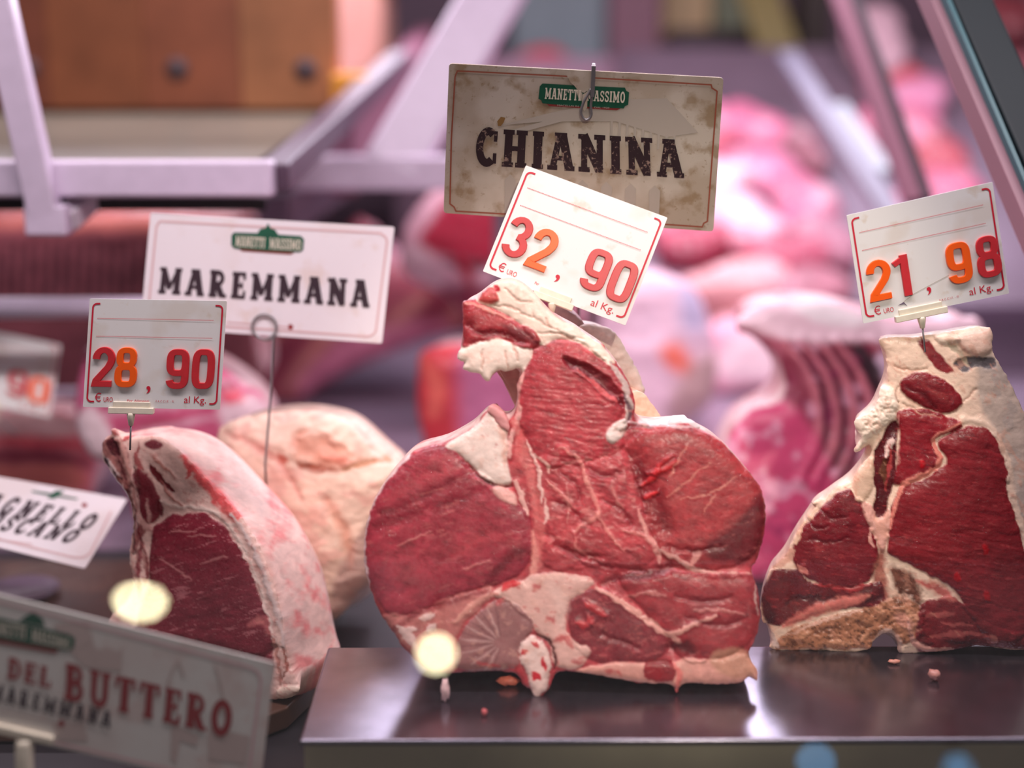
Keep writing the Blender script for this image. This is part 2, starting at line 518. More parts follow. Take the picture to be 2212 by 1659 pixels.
        for lp in loops:
            q = np.append(lp, lp[0])
            cum = np.concatenate([[0], np.cumsum(np.hypot(np.diff(s.X[q]), np.diff(s.Y[q])))])
            cnt = max(12, int(cum[-1] / (s.step * 1.1)))
            tq = np.linspace(0, cum[-1], cnt, endpoint=False)
            cols_ = np.column_stack([s.X, s.Y, s.gx, s.gy, P, C])[q]
            acc.append(np.column_stack([np.interp(tq, cum, cols_[:, j]) for j in range(cols_.shape[1])]))
            i0.append(np.arange(cnt) + off); i1.append((np.arange(cnt) + 1) % cnt + off); off += cnt
        RIM = np.vstack(acc); i0 = np.concatenate(i0); i1 = np.concatenate(i1)
        RX, RY, RGX, RGY, RP, RC = RIM[:, 0], RIM[:, 1], RIM[:, 2], RIM[:, 3], RIM[:, 4:7], RIM[:, 7:11]
        m = len(RIM)
        rv = [RP]; bc = [RC]
        gl = np.hypot(RGX, RGY) + 1e-6
        cx, cy = s.X.mean(), s.Y.mean()
        # rim directions, averaged along the rim
        D2 = (RX[:, None] - RX[None, :]) ** 2 + (RY[:, None] - RY[None, :]) ** 2
        W0 = np.exp(-D2 / (2 * 7.0 ** 2)); nx, ny = RGX / gl, RGY / gl
        nx, ny = W0 @ nx, W0 @ ny; nl = np.hypot(nx, ny) + 1e-6; nx, ny = nx / nl, ny / nl
        Wt = np.exp(-D2 / (2 * rim_smooth ** 2)) * np.maximum(0.02, nx[:, None] * nx[None, :] + ny[:, None] * ny[None, :]) ** 2
        hx = Wt @ nx; hy = Wt @ ny
        hl = np.hypot(hx, hy) + 1e-6; ux, uy = hx / hl, hy / hl
        Ps = (Wt @ RP) / Wt.sum(1)[:, None]
        up_ = 1 - np.clip((floor + 0.06 - RP[:, 2]) / 0.04, 0, 1) * np.clip(-(uy + 0.25) / 0.35, 0, 1) if floor is not None else np.ones(m)
        bd = np.array([(0.0, 0.0)] + [tuple(q) for q in body]); nr = max(6, min(26, int(bd[-1, 0] / 0.004)))
        tt = np.linspace(0, 1, nr + 1)[1:] * bd[-1, 0]
        body = [(t_, float(np.interp(t_, bd[:, 0], bd[:, 1]))) for t_ in tt]
        bx, by = RX, RY
        def around(dpx, sc, sd):
            return 0.7 * (fbm((bx + dpx * .8) / sc, (by + dpx * .6) / sc, sd) + fbm((bx - dpx * .8) / sc, (by - dpx * .6) / sc, sd + 31))
        for q, (dep, ins) in enumerate(body):
            dpx = dep / s.px
            f = min(1.0, max(0.0, (ins - 6) / 60.0)) * 0.6
            uq = up_ if ins > 0 else 1.0
            x = bx + uq * (ins * (1 - f) * ux + f * (cx - bx) * min(1, ins / 160))
            y = by + uq * (ins * (1 - f) * uy + f * (cy - by) * min(1, ins / 160))
            nz = around(dpx, 34, s.seed + 5)
            back = -s.pl.n * np.array([1, 1, 0]); back /= np.linalg.norm(back)
            p0 = s.pl.hit(bx, by); ka = min(1.0, dep / 0.008); p = RP * (1 - ka) + Ps * ka + s.pl.hit(x, y) - p0; out3 = s.pl.hit(bx - ux * 10, by - uy * 10) - p0; out3 /= np.linalg.norm(out3, axis=1)[:, None]
            hz = np.clip((RP[:, 2] - floor) / 0.14, 0, 1)[:, None] if floor is not None else 1.0
            p = p + (back[None, :] + np.array(drift)[None, :] * hz) * dep + (out3 * (nz * body_rel * s.px)[:, None])
            p = p * (1 - ka) + ((Wt @ p) / Wt.sum(1)[:, None]) * ka
            if floor is not None: p[:, 2] -= (1 - up_) * dep * 0.2
            if floor is not None: p[:, 2] = np.maximum(p[:, 2], np.minimum(floor, RP[:, 2]))
            rv.append(p)
            cc = np.tile(lin(body_col), (m, 1)) * (1 + body_var * around(dpx, 20, s.seed + 9)[:, None])
            if body_tint is not None:
                t = np.clip((around(dpx, 46, s.seed + 11) + tint_more) / 0.35, 0, 1)[:, None] * 0.75
                cc = cc * (1 - t) + lin(body_tint) * t
            kk = math.exp(-dep / rim_keep) if rim_keep else 0.0
            cc = cc * (1 - kk) + RC[:, :3] * kk
            bc.append(np.column_stack([np.clip(cc, 0, 1), RC[:, 3] * kk]))
        V = np.vstack(rv); VC = np.vstack(bc)
        BF = []
        for q in range(len(body)):
            BF.append(np.stack([i1 + q * m, i0 + q * m, i0 + (q + 1) * m, i1 + (q + 1) * m], 1))
        BF = np.vstack(BF)
        V = np.vstack([V, rv[-1].mean(0)[None, :]]); VC = np.vstack([VC, VC[-1:]])
        lastc = len(V) - 1; qn = len(body)
        cap = [(int(i1[k] + qn * m), int(i0[k] + qn * m), lastc) for k in range(len(i0))]
        if single:
            off = len(P)
            # shared rim: body ring 0 repeats the rim
            VV = np.vstack([P, V]); CC = np.vstack([C, VC])
            FF = [tuple(f) for f in F] + [tuple(f + off) for f in BF] + [tuple(i + off for i in c) for c in cap]
            return [mesh(single, VV, FF, mat, parent, CC)]
        objs = []
        cl = s.lab[F].max(1)
        # loose islands of one region become parts of their own, specks join their neighbour
        nm = list(s.names)
        for rnd in range(2):
            key = np.arange(len(F))
            E2 = np.concatenate([np.sort(F[:, [a_, (a_ + 1) % 4]], 1) for a_ in range(4)]); fid = np.tile(np.arange(len(F)), 4)
            ek = E2[:, 0] * n + E2[:, 1]; od = np.argsort(ek, kind='stable'); sm = ek[od][:-1] == ek[od][1:]
            pa, pb = fid[od][:-1][sm], fid[od][1:][sm]
            same = cl[pa] == cl[pb]; qa, qb = pa[same], pb[same]
            while True:
                mn = np.minimum(key[qa], key[qb]); k2 = key.copy()
                np.minimum.at(k2, qa, mn); np.minimum.at(k2, qb, mn); k2 = k2[k2]
                if (k2 == key).all(): break
                key = k2
            ids, cnt = np.unique(key, return_counts=True)
            big = {}
            for i_, c_ in sorted(zip(ids, cnt), key=lambda z: -z[1]):
                l0 = int(cl[i_]); sel_ = key == i_
                if c_ < 90 and rnd == 0:
                    nb = np.concatenate([cl[pb[(key[pa] == i_) & (key[pb] != i_)]], cl[pa[(key[pb] == i_) & (key[pa] != i_)]]])
                    if len(nb): cl[sel_] = np.bincount(nb).argmax()
                elif rnd == 1 and l0 in big:
                    nm.append(nm[l0] if l0 else 'outer_' + nm[0].split('_')[-1]); cl[sel_] = len(nm) - 1
                else:
                    big[l0] = 1
        for li in range(len(nm)):
            sel = F[cl == li]
            if not len(sel): continue
            u = np.unique(sel); r = -np.ones(n, int); r[u] = np.arange(len(u))
            objs.append(mesh(nm[li], P[u], r[sel], mat, parent, C[u], N[u]))
        objs.append(mesh(body_name, V, [tuple(f) for f in BF] + cap, body_mat, parent, VC))
        return objs

def ypx_z(Y, z):
    """picture row at which height z shows at distance Y (used only to carry hidden undersides down to what they rest on)"""
    return H / 2 + FPX * math.tan(math.atan2(CAM[2] - z, Y) - PITCH)

# ------------------------------------------------------------------ lettering: strokes in a 1-high box
def arc(cx, cy, rx, ry, a0, a1, n=14):
    t = np.radians(np.linspace(a0, a1, n))
    return [(cx + rx * math.cos(v), cy + ry * math.sin(v)) for v in t]

def ser(x, y, hw=0.17, t=0.12): return ([(x - hw, y), (x + hw, y)], t)
SLAB = {
 'I': (0.40, [([(.20, 0), (.20, 1)], .21), ser(.2, .06), ser(.2, .94)]),
 'H': (0.80, [([(.20, 0), (.20, 1)], .19), ([(.60, 0), (.60, 1)], .19), ([(.2, .5), (.6, .5)], .12), ser(.2, .06), ser(.2, .94), ser(.6, .06), ser(.6, .94)]),
 'N': (0.84, [([(.19, 0), (.19, 1)], .15), ([(.66, 0), (.66, 1)], .15), ([(.17, .98), (.66, .04)], .21), ser(.15, .94, .15), ser(.19, .06), ser(.66, .94)]),
 'A': (0.82, [([(.36, .96), (.16, .04)], .15), ([(.44, .96), (.66, .04)], .21), ([(.20, .94), (.58, .94)], .12), ([(.24, .32), (.58, .32)], .11), ser(.15, .06, .15), ser(.67, .06, .15)]),
 'M': (1.00, [([(.19, 0), (.19, 1)], .15), ([(.80, 0), (.80, 1)], .20), ([(.17, .98), (.49, .2)], .18), ([(.80, .98), (.49, .2)], .12), ser(.16, .94, .14), ser(.19, .06, .16), ser(.83, .94, .14), ser(.80, .06, .18)]),
 'E': (0.68, [([(.21, 0), (.21, 1)], .20), ([(.04, .06), (.62, .06)], .12), ([(.04, .94), (.60, .94)], .12), ([(.2, .5), (.46, .5)], .11), ([(.585, 0), (.585, .3)], .1), ([(.565, .72), (.565, 1)], .1), ([(.47, .38), (.47, .62)], .08)]),
 'L': (0.66, [([(.21, 0), (.21, 1)], .20), ([(.04, .06), (.62, .06)], .12), ser(.21, .94), ([(.585, 0), (.585, .34)], .1)]),
 'R': (0.80, [([(.21, 0), (.21, 1)], .20), ser(.21, .06), ([(.04, .94), (.38, .94)] + arc(.38, .72, .20, .22, 88, -90) + [(.2, .5)], .13), ([(.36, .5), (.60, .05)], .19), ser(.66, .06, .13)]),
 'D': (0.78, [([(.21, 0), (.21, 1)], .20), ([(.04, .94), (.34, .94)] + arc(.34, .5, .29, .44, 88, -88) + [(.34, .06), (.04, .06)], .14)]),
 'B': (0.76, [([(.21, 0), (.21, 1)], .20), ([(.04, .94), (.38, .94)] + arc(.38, .73, .18, .21, 88, -88) + [(.38, .52), (.2, .52)], .13), ([(.2, .51), (.40, .51)] + arc(.40, .285, .21, .225, 88, -88) + [(.40, .06), (.04, .06)], .14)]),
 'U': (0.80, [([(.20, .98), (.20, .34)] + arc(.40, .32, .20, .25, 180, 360) + [(.60, .34), (.60, .98)], .16), ser(.2, .94), ser(.6, .94)]),
 'T': (0.76, [([(.03, .94), (.73, .94)], .12), ([(.08, .68), (.08, 1)], .1), ([(.68, .68), (.68, 1)], .1), ([(.38, 0), (.38, 1)], .21), ser(.38, .06)]),
 'C': (0.70, [(arc(.37, .5, .24, .43, 52, 308, 22), .18), ([(.60, .66), (.60, .94)], .1), ([(.60, .06), (.60, .34)], .1)]),
 'G': (0.74, [(arc(.37, .5, .24, .43, 52, 320, 22), .18), ([(.60, .68), (.60, .94)], .1), ([(.40, .42), (.72, .42)], .11), ([(.60, .05), (.60, .45)], .13)]),
 'O': (0.76, [(arc(.38, .5, .25, .43, 0, 360, 28), .18)]),
 'S': (0.64, [([(.54, .72), (.52, .85)] + arc(.32, .72, .20, .21, 40, 200, 10) + [(.20, .57), (.44, .44)] + arc(.32, .28, .21, .22, 25, -140, 10) + [(.10, .28)], .15), ([(.55, .66), (.55, .95)], .08), ([(.09, .05), (.09, .34)], .08)]),
 ' ': (0.45, []),
}
def rr(cx, cy, rx, ry, a0, a1, k=0.5, n=22):
    """rounded-rectangle arc for the condensed plastic figures"""
    out = []
    for v in np.radians(np.linspace(a0, a1, n)):
        c, s_ = math.cos(v), math.sin(v)
        out.append((cx + rx * math.copysign(abs(c) ** k, c), cy + ry * math.copysign(abs(s_) ** k, s_)))
    return out
DIGIT = {
 '0': ([(rr(.24, .5, .165, .42, 0, 360, .55, 44), .155)]),
 '1': ([([(.28, 0), (.28, 1)], .16), ([(.30, .93), (.07, .80)], .13)]),
 '2': ([(arc(.24, .70, .165, .222, 182, -35, 16) + [(.34, .49), (.10, .16), (.085, .078), (.43, .078)], .155)]),
 '3': ([(arc(.23, .715, .155, .207, 172, -75, 14), .15), (arc(.23, .29, .17, .212, 95, -168, 16), .15)]),
 '8': ([(rr(.24, .735, .145, .19, 0, 360, .7, 34), .145), (rr(.24, .29, .165, .215, 0, 360, .65, 34), .15)]),
 '9': ([(rr(.24, .66, .165, .262, 0, 360, .62, 36), .155), ([(.405, .66), (.405, .34)] + rr(.24, .30, .165, .222, 0, -165, .7, 16), .155)]),
}

def ribbon(pts, w, closed=False):
    """left and right edges of a stroke with mitred joints"""
    p = np.asarray(pts, float)
    keep = [0] + [i for i in range(1, len(p)) if np.hypot(*(p[i] - p[i - 1])) > 1e-6]
    p = p[keep]
    n = len(p); Lf = []; Rt = []
    for i in range(n):
        if closed and i in (0, n - 1):
            d0 = p[-1] - p[-2]; d1 = p[1] - p[0]
        else:
            d0 = p[i] - p[i - 1] if i > 0 else p[1] - p[0]
            d1 = p[i + 1] - p[i] if i < n - 1 else p[-1] - p[-2]
        d0 = d0 / np.hypot(*d0); d1 = d1 / np.hypot(*d1)
        t = d0 + d1; t = t / (np.hypot(*t) + 1e-9)
        nrm = np.array([-t[1], t[0]])
        c = max(0.5, nrm[0] * -d1[1] + nrm[1] * d1[0])
        Lf.append(p[i] + nrm * w / 2 / c); Rt.append(p[i] - nrm * w / 2 / c)
    return np.array(Lf), np.array(Rt)

def quad_map(q):
    """unit box -> picture quad (bl, br, tr, tl)"""
    bl, br, tr, tl = [np.asarray(v, float) for v in q]
    def f(u, v):
        u = np.asarray(u)[..., None]; v = np.asarray(v)[..., None]
        return bl * (1 - u) * (1 - v) + br * u * (1 - v) + tr * u * v + tl * (1 - u) * v
    return f

def flat_strokes(strokes, f, plane, off):
    """strokes in (u,v) -> flat mesh on the card"""
    V = []; F = []; n = 0
    for k, (pts, w) in enumerate(strokes):
        Lf, Rt = ribbon(pts, w)
        m = len(Lf)
        P = f(np.concatenate([Lf[:, 0], Rt[:, 0]]), np.concatenate([Lf[:, 1], Rt[:, 1]]))
        V.append(plane.hit(P[:, 0], P[:, 1], off + k * 4e-6))
        F += [(n + i, n + m + i, n + m + i + 1, n + i + 1) for i in range(m - 1)]
        n += 2 * m
    return np.vstack(V), F

def word(name, text, quad, plane, mat, parent, off=0.0004, gap=0.06, font=SLAB, label=None, weight=1.0):
    tot = sum(font[c][0] + gap for c in text) - gap
    st = []; x = 0
    for c in text:
        w, ss = font[c]
        for pts, sw in ss: st.append(([(px + x, py) for px, py in pts], sw * (weight if sw > .125 else 1 + (weight - 1) * .3)))
        x += w + gap
    q = quad_map(quad)
    f = lambda u, v: q(np.asarray(u) / tot, v)
    v, F = flat_strokes(st, f, plane, off)
    return mesh(name, v, F, mat, parent, flat=True, label=label)

def pxline(name, pts, w, plane, mat, parent, off=0.0004, smooth_it=False):
    """printed line, its points and width on the card"""
    lines = pts if isinstance(pts[0][0], (list, tuple)) else [pts]
    ident = lambda u, v: np.stack([np.asarray(u), np.asarray(v)], -1)
    v, F = flat_strokes([(l, w) for l in lines], ident, plane, off)
    return mesh(name, v, F, mat, parent, flat=True)

def pxpoly(name, polys, plane, mat, parent, off=0.0004):
    V = []; F = []; n = 0
    for k, p in enumerate(polys):
        p = np.asarray(p, float); V.append(plane.hit(p[:, 0], p[:, 1], off + k * 3e-6)); F.append(tuple(range(n, n + len(p)))); n += len(p)
    return mesh(name, np.vstack(V), F, mat, parent, flat=True)

def builtin_text(name, text, quad, plane, mat, parent, off=0.0004, track=1.0):
    cu = bpy.data.curves.new('tmp', 'FONT'); cu.body = text; cu.size = 1; cu.space_character = track; cu.resolution_u = 4
    ob = bpy.data.objects.new('tmp', cu); COL.objects.link(ob)
    dg = bpy.context.evaluated_depsgraph_get()
    me = ob.evaluated_get(dg).to_mesh()
    v = np.array([p.co[:] for p in me.vertices]); F = [tuple(p.vertices) for p in me.polygons]
    ob.evaluated_get(dg).to_mesh_clear()
    bpy.data.objects.remove(ob); bpy.data.curves.remove(cu)
    lo, hi = v.min(0), v.max(0)
    f = quad_map(quad)
    P = f((v[:, 0] - lo[0]) / (hi[0] - lo[0]), (v[:, 1] - lo[1]) / (hi[1] - lo[1]))
    return mesh(name, plane.hit(P[:, 0], P[:, 1], off), F, mat, parent, flat=True)

def card(name, corners, plane, thick, mat, parent, rad=6):
    """a card with slightly rounded corners and a real thickness; corners bl, br, tr, tl"""
    c = np.asarray(corners, float); pts = []
    for i in range(4):
        p, a, b = c[i], c[i - 1], c[(i + 1) % 4]
        ua = (a - p) / np.hypot(*(a - p)); ub = (b - p) / np.hypot(*(b - p))
        for t in (0, .25, .5, .75, 1):
            k = (1 - t) ** 2; m = t ** 2
            pts.append(p + rad * (ua * k + ub * m))
    pts = np.array(pts); n = len(pts)
    top = plane.hit(pts[:, 0], pts[:, 1]); bot = top - plane.n * thick
    F = [tuple(range(n)), tuple(range(n, 2 * n))[::-1]] + [(i, i + n, (i + 1) % n + n, (i + 1) % n) for i in range(n)]
    return mesh(name, np.vstack([top, bot]), F, mat, parent, flat=True)

def digit(ch, quad, plane, mat, parent, height=0.0022):
    """raised plastic figure; quad is the box of the figure (width .48 x 1)"""
    q = quad_map(quad); f = lambda u, v: q(np.asarray(u) / 0.48, v)
    parts = []
    for k, (pts, w) in enumerate(DIGIT[ch]):
        closed = np.hypot(pts[0][0] - pts[-1][0], pts[0][1] - pts[-1][1]) < 1e-6
        rings = []
        for ww, hh in ((w, 0.0), (w, height * 0.72), (w * 0.86, height), ):
            Lf, Rt = ribbon(pts, ww, closed)
            m = len(Lf)
            Pl = f(Lf[:, 0], Lf[:, 1]); Pr = f(Rt[:, 0], Rt[:, 1])
            rings.append((plane.hit(Pl[:, 0], Pl[:, 1], hh + k * 1e-5), plane.hit(Pr[:, 0], Pr[:, 1], hh + k * 1e-5)))
        m = len(rings[0][0])
        V = np.vstack([r for pr in rings for r in pr])  # L0 R0 L1 R1 L2 R2
        F = []
        for i in range(m - 1):
            L0, R0, L1, R1, L2, R2 = [j * m + i for j in range(6)]
            F += [(L0, L0 + 1, L1 + 1, L1), (L1, L1 + 1, L2 + 1, L2), (L2, L2 + 1, R2 + 1, R2), (R2, R2 + 1, R1 + 1, R1), (R1, R1 + 1, R0 + 1, R0)]
        if not closed:
            for i in (0, m - 1):
                F.append(tuple(j * m + i for j in (0, 2, 4, 5, 3, 1)))
        parts.append((V, F))
    v, F = merge(parts)
    return mesh('digit', v, F, mat, parent, flat=True)

# ------------------------------------------------------------------ the case: deck, tray, board
deckz = -0.06
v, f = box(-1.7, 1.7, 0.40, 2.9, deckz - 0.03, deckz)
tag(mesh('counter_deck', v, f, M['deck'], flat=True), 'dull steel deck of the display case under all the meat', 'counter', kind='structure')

def yaw_pts(pts, ang, c):
    a = math.radians(ang); p = np.asarray(pts, float).copy()
    x = p[:, 0] - c[0]; y = p[:, 1] - c[1]
    p[:, 0] = c[0] + x * math.cos(a) - y * math.sin(a); p[:, 1] = c[1] + x * math.sin(a) + y * math.cos(a)
    return p

t = thing('display_tray', 'raised brushed steel tray under the two front beef joints', 'tray', (0.2, 1.0, deckz))
v, f = box(-0.149, 0.70, 0.920, 1.088, -0.005, 0.0)
bevel(mesh('tray_top', yaw_pts(v, 0.35, (-0.149, 0.92)), f, M['steel'], t), 0.0024, 4)
v, f = box(-0.146, 0.70, 0.924, 1.086, deckz, -0.0035)
mesh('tray_side', yaw_pts(v, 0.35, (-0.149, 0.92)), f, M['steel_side'], t, flat=True)

# wooden board with a cut-off front corner
pts = [(-0.60, 1.035), (-0.205, 1.035), (-0.180, 1.060), (-0.168, 1.10), (-0.166, 1.42), (-0.60, 1.42)]
vb = [(x, y, deckz + 0.001) for x, y in pts] + [(x, y, -0.04) for x, y in pts]
n = len(pts)
fb = [tuple(range(n))[::-1], tuple(range(n, 2 * n))] + [(i, (i + 1) % n, (i + 1) % n + n, i + n) for i in range(n)]
o = mesh('wooden_board', vb, fb, M['wood'])
bevel(o, 0.003)
tag(o, 'dark wooden board under the rib joint at the left', 'board')

# ------------------------------------------------------------------ middle joint (big cut on the tray)
RED = (186, 66, 74); FATC = (240, 212, 198)
pm = Plane(1200, 1508, 0.992, 0, 17)
out = [(1060, 618), (1075, 606), (1105, 603), (1132, 612), (1152, 630), (1182, 668), (1215, 694), (1242, 702), (1264, 722), (1300, 742), (1326, 775), (1346, 802), (1362, 832), (1372, 870), (1372, 905), (1395, 915),
       (1440, 918), (1478, 913), (1510, 926), (1548, 946), (1582, 977), (1612, 1012), (1641, 1047), (1653, 1085), (1656, 1115), (1650, 1162), (1639, 1203), (1624, 1232), (1632, 1255), (1641, 1292), (1643, 1340),
       (1632, 1382), (1617, 1418), (1636, 1446), (1638, 1472), (1620, 1462), (1598, 1476), (1558, 1479), (1500, 1476), (1472, 1480), (1462, 1500), (1450, 1479), (1390, 1477), (1330, 1466), (1250, 1452), (1207, 1450),
       (1194, 1470), (1178, 1500), (1158, 1512), (1147, 1492), (1133, 1484), (1118, 1460), (1095, 1451), (1000, 1452), (960, 1455), (920, 1445), (890, 1420), (868, 1394), (844, 1360), (822, 1326), (804, 1286), (790, 1240),
       (785, 1195), (788, 1150), (800, 1100), (820, 1060), (850, 1021), (880, 986), (910, 968), (950, 958), (976, 949), (1010, 930), (1034, 912), (1044, 895), (1060, 884), (1078, 890), (1092, 915), (1104, 905), (1115, 885),
       (1119, 850), (1117, 828), (1128, 800), (1118, 796), (1098, 800), (1075, 800), (1064, 808), (1058, 823), (1045, 820), (1035, 806), (1015, 802), (1000, 795), (1004, 782), (990, 775), (989, 758), (1000, 745), (1000, 700),
       (998, 656), (1010, 648), (1035, 645), (1042, 630)]
c = Cut(out, pm, step=2.6, seed=3, base=(196, 72, 78), wob=3.0, label='round_muscle', smooth_n=3, wscale=12)
c.fill([(905, 972), (950, 962), (985, 975), (1015, 1005), (1055, 1032), (1080, 1052), (1110, 1080), (1140, 1110), (1150, 1150), (1148, 1200), (1122, 1240), (1062, 1265), (1000, 1278), (950, 1302), (880, 1328), (845, 1328), (812, 1290), (792, 1230), (787, 1180), (797, 1110), (828, 1050), (870, 1000)],
       (172, 58, 72), pil=7, R=60, label='muscle', var=.06)
for q in (((825, 1110), (900, 1080), (1000, 1030), (1035, 1015)), ((815, 1140), (930, 1100), (1040, 1060))):
    c.stroke(q, 22, (142, 40, 54), soft=16, mix=.75, lean=1, dh=-2)
c.stroke([(835, 1080), (900, 1050), (990, 1010)], 26, (196, 76, 86), soft=20, mix=.6, lean=1)
c.stroke([(980, 1200), (1050, 1160), (1120, 1170)], 30, (190, 72, 80), soft=20, mix=.5, lean=1)
c.stroke([(1050, 1255), (1090, 1215), (1140, 1185)], 26, (120, 32, 44), soft=18, mix=.8, lean=1)
c.stroke([(884, 983), (848, 1022), (818, 1062), (797, 1105), (786, 1160), (786, 1210), (795, 1260)], 9, (232, 200, 198), taper=.3, lean=0)
# loin end, the neck of the cut
c.fill([(1126, 812), (1145, 772), (1165, 750), (1200, 736), (1260, 742), (1318, 782), (1352, 846), (1346, 885), (1330, 930), (1345, 970), (1200, 1010), (1160, 985), (1128, 925), (1118, 870)],
       (196, 68, 76), pil=8, R=46, label='muscle', var=.06)
c.relief(1.0, 60, 11, only='lean', ridged=True, ang=.12, region=[(1130, 780), (1350, 760), (1370, 1000), (1330, 1060), (1150, 1040), (1115, 900)])
c.mottle(.16, 50, 9, only='lean', ang=.12)
c.fill([(1215, 770), (1260, 782), (1310, 812), (1342, 850), (1348, 880), (1325, 868), (1290, 840), (1250, 805), (1222, 790)], (112, 26, 36), soft=12, pil=-9, R=22, mix=.9)
c.stroke([(1245, 800), (1290, 835), (1330, 868)], 9, (214, 92, 92), dh=3, lean=1)
c.stroke([(1150, 760), (1210, 742), (1262, 752), (1300, 778)], 14, (206, 92, 94), soft=8, mix=.7, lean=1)
c.stroke([(1132, 800), (1117, 850), (1118, 900), (1102, 950), (1100, 985)], 13, (230, 164, 156), dh=3)
# middle of the cut
c.fill([(1165, 985), (1230, 1000), (1300, 985), (1350, 975), (1390, 1050), (1400, 1120), (1425, 1180), (1400, 1220), (1330, 1235), (1280, 1225), (1200, 1232), (1168, 1200), (1160, 1100)], (200, 76, 82), pil=5, R=50, label='muscle', var=.08)
c.relief(.9, 30, 14, ridged=True, ang=.35, region=[(1180, 990), (1400, 990), (1420, 1200), (1190, 1220)])
c.mottle(.5, 24, 10, seed=4, tint=(236, 150, 142), thr=.25, only='lean', region=[(1180, 980), (1390, 980), (1410, 1190), (1300, 1220), (1180, 1210)])
c.mottle(.35, 34, 14, seed=24, tint=(206, 104, 108), thr=.38, only='lean', ang=-.35)
for q, w in ((((1205, 965), (1250, 990), (1272, 1050), (1292, 1108), (1255, 1135), (1238, 1150)), 9), (((1290, 1108), (1315, 1150), (1350, 1190)), 6), (((1345, 1145), (1388, 1158), (1412, 1180)), 8),
             (((1240, 1160), (1250, 1190), (1300, 1215)), 6), (((1180, 1040), (1215, 1070), (1240, 1100)), 7)):
    c.stroke(q, w, (230, 138, 130), dh=1.5, mix=.85)
for q in (((1200, 1080), (1240, 1110), (1270, 1135)), ((1180, 1150), (1230, 1190), (1300, 1205)), ((1260, 1200), (1320, 1225), (1380, 1230))):
    c.stroke(q, 14, (150, 34, 46), soft=8, mix=.7, dh=-3, lean=1)
# right muscle
c.fill([(1352, 965), (1400, 928), (1490, 922), (1560, 958), (1610, 1015), (1646, 1060), (1652, 1140), (1622, 1202), (1560, 1228), (1480, 1226), (1432, 1202), (1402, 1140), (1380, 1050)], (180, 62, 66), pil=8, R=55, label='muscle', var=.06)
c.mottle(.18, 22, 10, only='lean', seed=9, ang=-.8)
c.fill([(1643, 1060), (1655, 1110), (1641, 1190), (1600, 1214), (1545, 1212), (1520, 1185), (1560, 1150), (1605, 1115)], (112, 36, 44), soft=14, mix=.9)
c.stroke([(1372, 985), (1392, 1040), (1420, 1090), (1440, 1140)], 44, (134, 28, 38), soft=18, dh=-6, lean=1, mix=.85, var=.3)
for q in (((1384, 1048), (1412, 1030), (1428, 1000), (1448, 985)), ((1400, 1022), (1430, 1015), (1455, 1000)), ((1390, 1075), (1420, 1062))):
    c.stroke(q, 12, (216, 52, 56), dh=4, lean=1)
for q in (((1485, 960), (1462, 1000), (1445, 1030)), ((1535, 1000), (1480, 1040), (1440, 1075)), ((1590, 1030), (1540, 1062), (1470, 1080)), ((1520, 1110), (1535, 1080), (1545, 1070))):
    c.stroke(q, 4, (224, 140, 124), mix=.8)
c.stroke([(1380, 1100), (1395, 1150), (1418, 1188), (1426, 1215)], 13, (228, 150, 142), dh=2)
c.stroke([(1424, 1190), (1470, 1212), (1500, 1228), (1540, 1240), (1622, 1238)], 12, (224, 158, 148), dh=2)
c.stroke([(1490, 1225), (1505, 1200), (1500, 1190)], 12, (228, 150, 140))
# lower right muscles
c.fill([(1335, 1248), (1440, 1228), (1500, 1238), (1622, 1243), (1638, 1300), (1634, 1370), (1600, 1402), (1500, 1432), (1455, 1402), (1440, 1370), (1400, 1330)], (174, 56, 62), pil=7, R=40, label='muscle', var=.1)
c.mottle(.2, 26, 8, only='lean', seed=12, ang=.2)
c.stroke([(1300, 1262), (1350, 1245), (1400, 1240), (1450, 1225)], 18, (110, 26, 36), soft=10, dh=-4, lean=1, mix=.8)
c.fill([(1225, 1312), (1250, 1282), (1290, 1272), (1330, 1292), (1380, 1332), (1430, 1362), (1442, 1402), (1402, 1428), (1280, 1428), (1240, 1392), (1228, 1352)], (146, 50, 58), pil=4, R=30, label='muscle', var=.22, vsc=9)
c.mottle(.6, 12, 8, seed=31, tint=(206, 96, 96), thr=.3, only='lean', region=[(1225, 1312), (1290, 1272), (1380, 1332), (1442, 1402), (1402, 1428), (1280, 1428), (1228, 1352)])
for q in (((1262, 1305), (1290, 1318), (1310, 1330)), ((1245, 1345), (1270, 1350)), ((1270, 1330), (1280, 1345))):
    c.stroke(q, 16, (206, 60, 66), dh=3, lean=1)
c.stroke([(1288, 1268), (1340, 1300), (1395, 1338), (1440, 1368), (1490, 1352), (1548, 1330)], 15, (228, 158, 146), dh=3, label='fat_seam')
c.stroke([(1440, 1368), (1460, 1382), (1470, 1395)], 14, (228, 158, 146))
c.stroke([(1450, 1395), (1480, 1400), (1500, 1410)], 26, (104, 18, 28), soft=12, dh=-4, lean=1)
# fat over the left muscle
c.fill([(962, 962), (1010, 931), (1038, 907), (1050, 892), (1064, 886), (1080, 892), (1094, 922), (1098, 960), (1096, 1000), (1102, 1042), (1075, 1045), (1042, 1030), (1013, 1000), (985, 975)], (244, 216, 204), pil=6, R=24, label='fat', lean=0, warp=4)
c.stroke([(1015, 1010), (1048, 1040), (1080, 1050), (1105, 1050)], 6, (96, 36, 36), dh=-3)
c.stroke([(1078, 905), (1090, 960), (1090, 1005)], 12, (226, 160, 140), soft=8, mix=.7)
c.fill([(1063, 1056), (1085, 1050), (1112, 1068), (1114, 1092), (1080, 1078)], (230, 168, 158), pil=3, R=10, label='fat', lean=0, warp=3)
c.stroke([(1112, 1040), (1128, 1075), (1140, 1110)], 12, (230, 170, 160), dh=2)
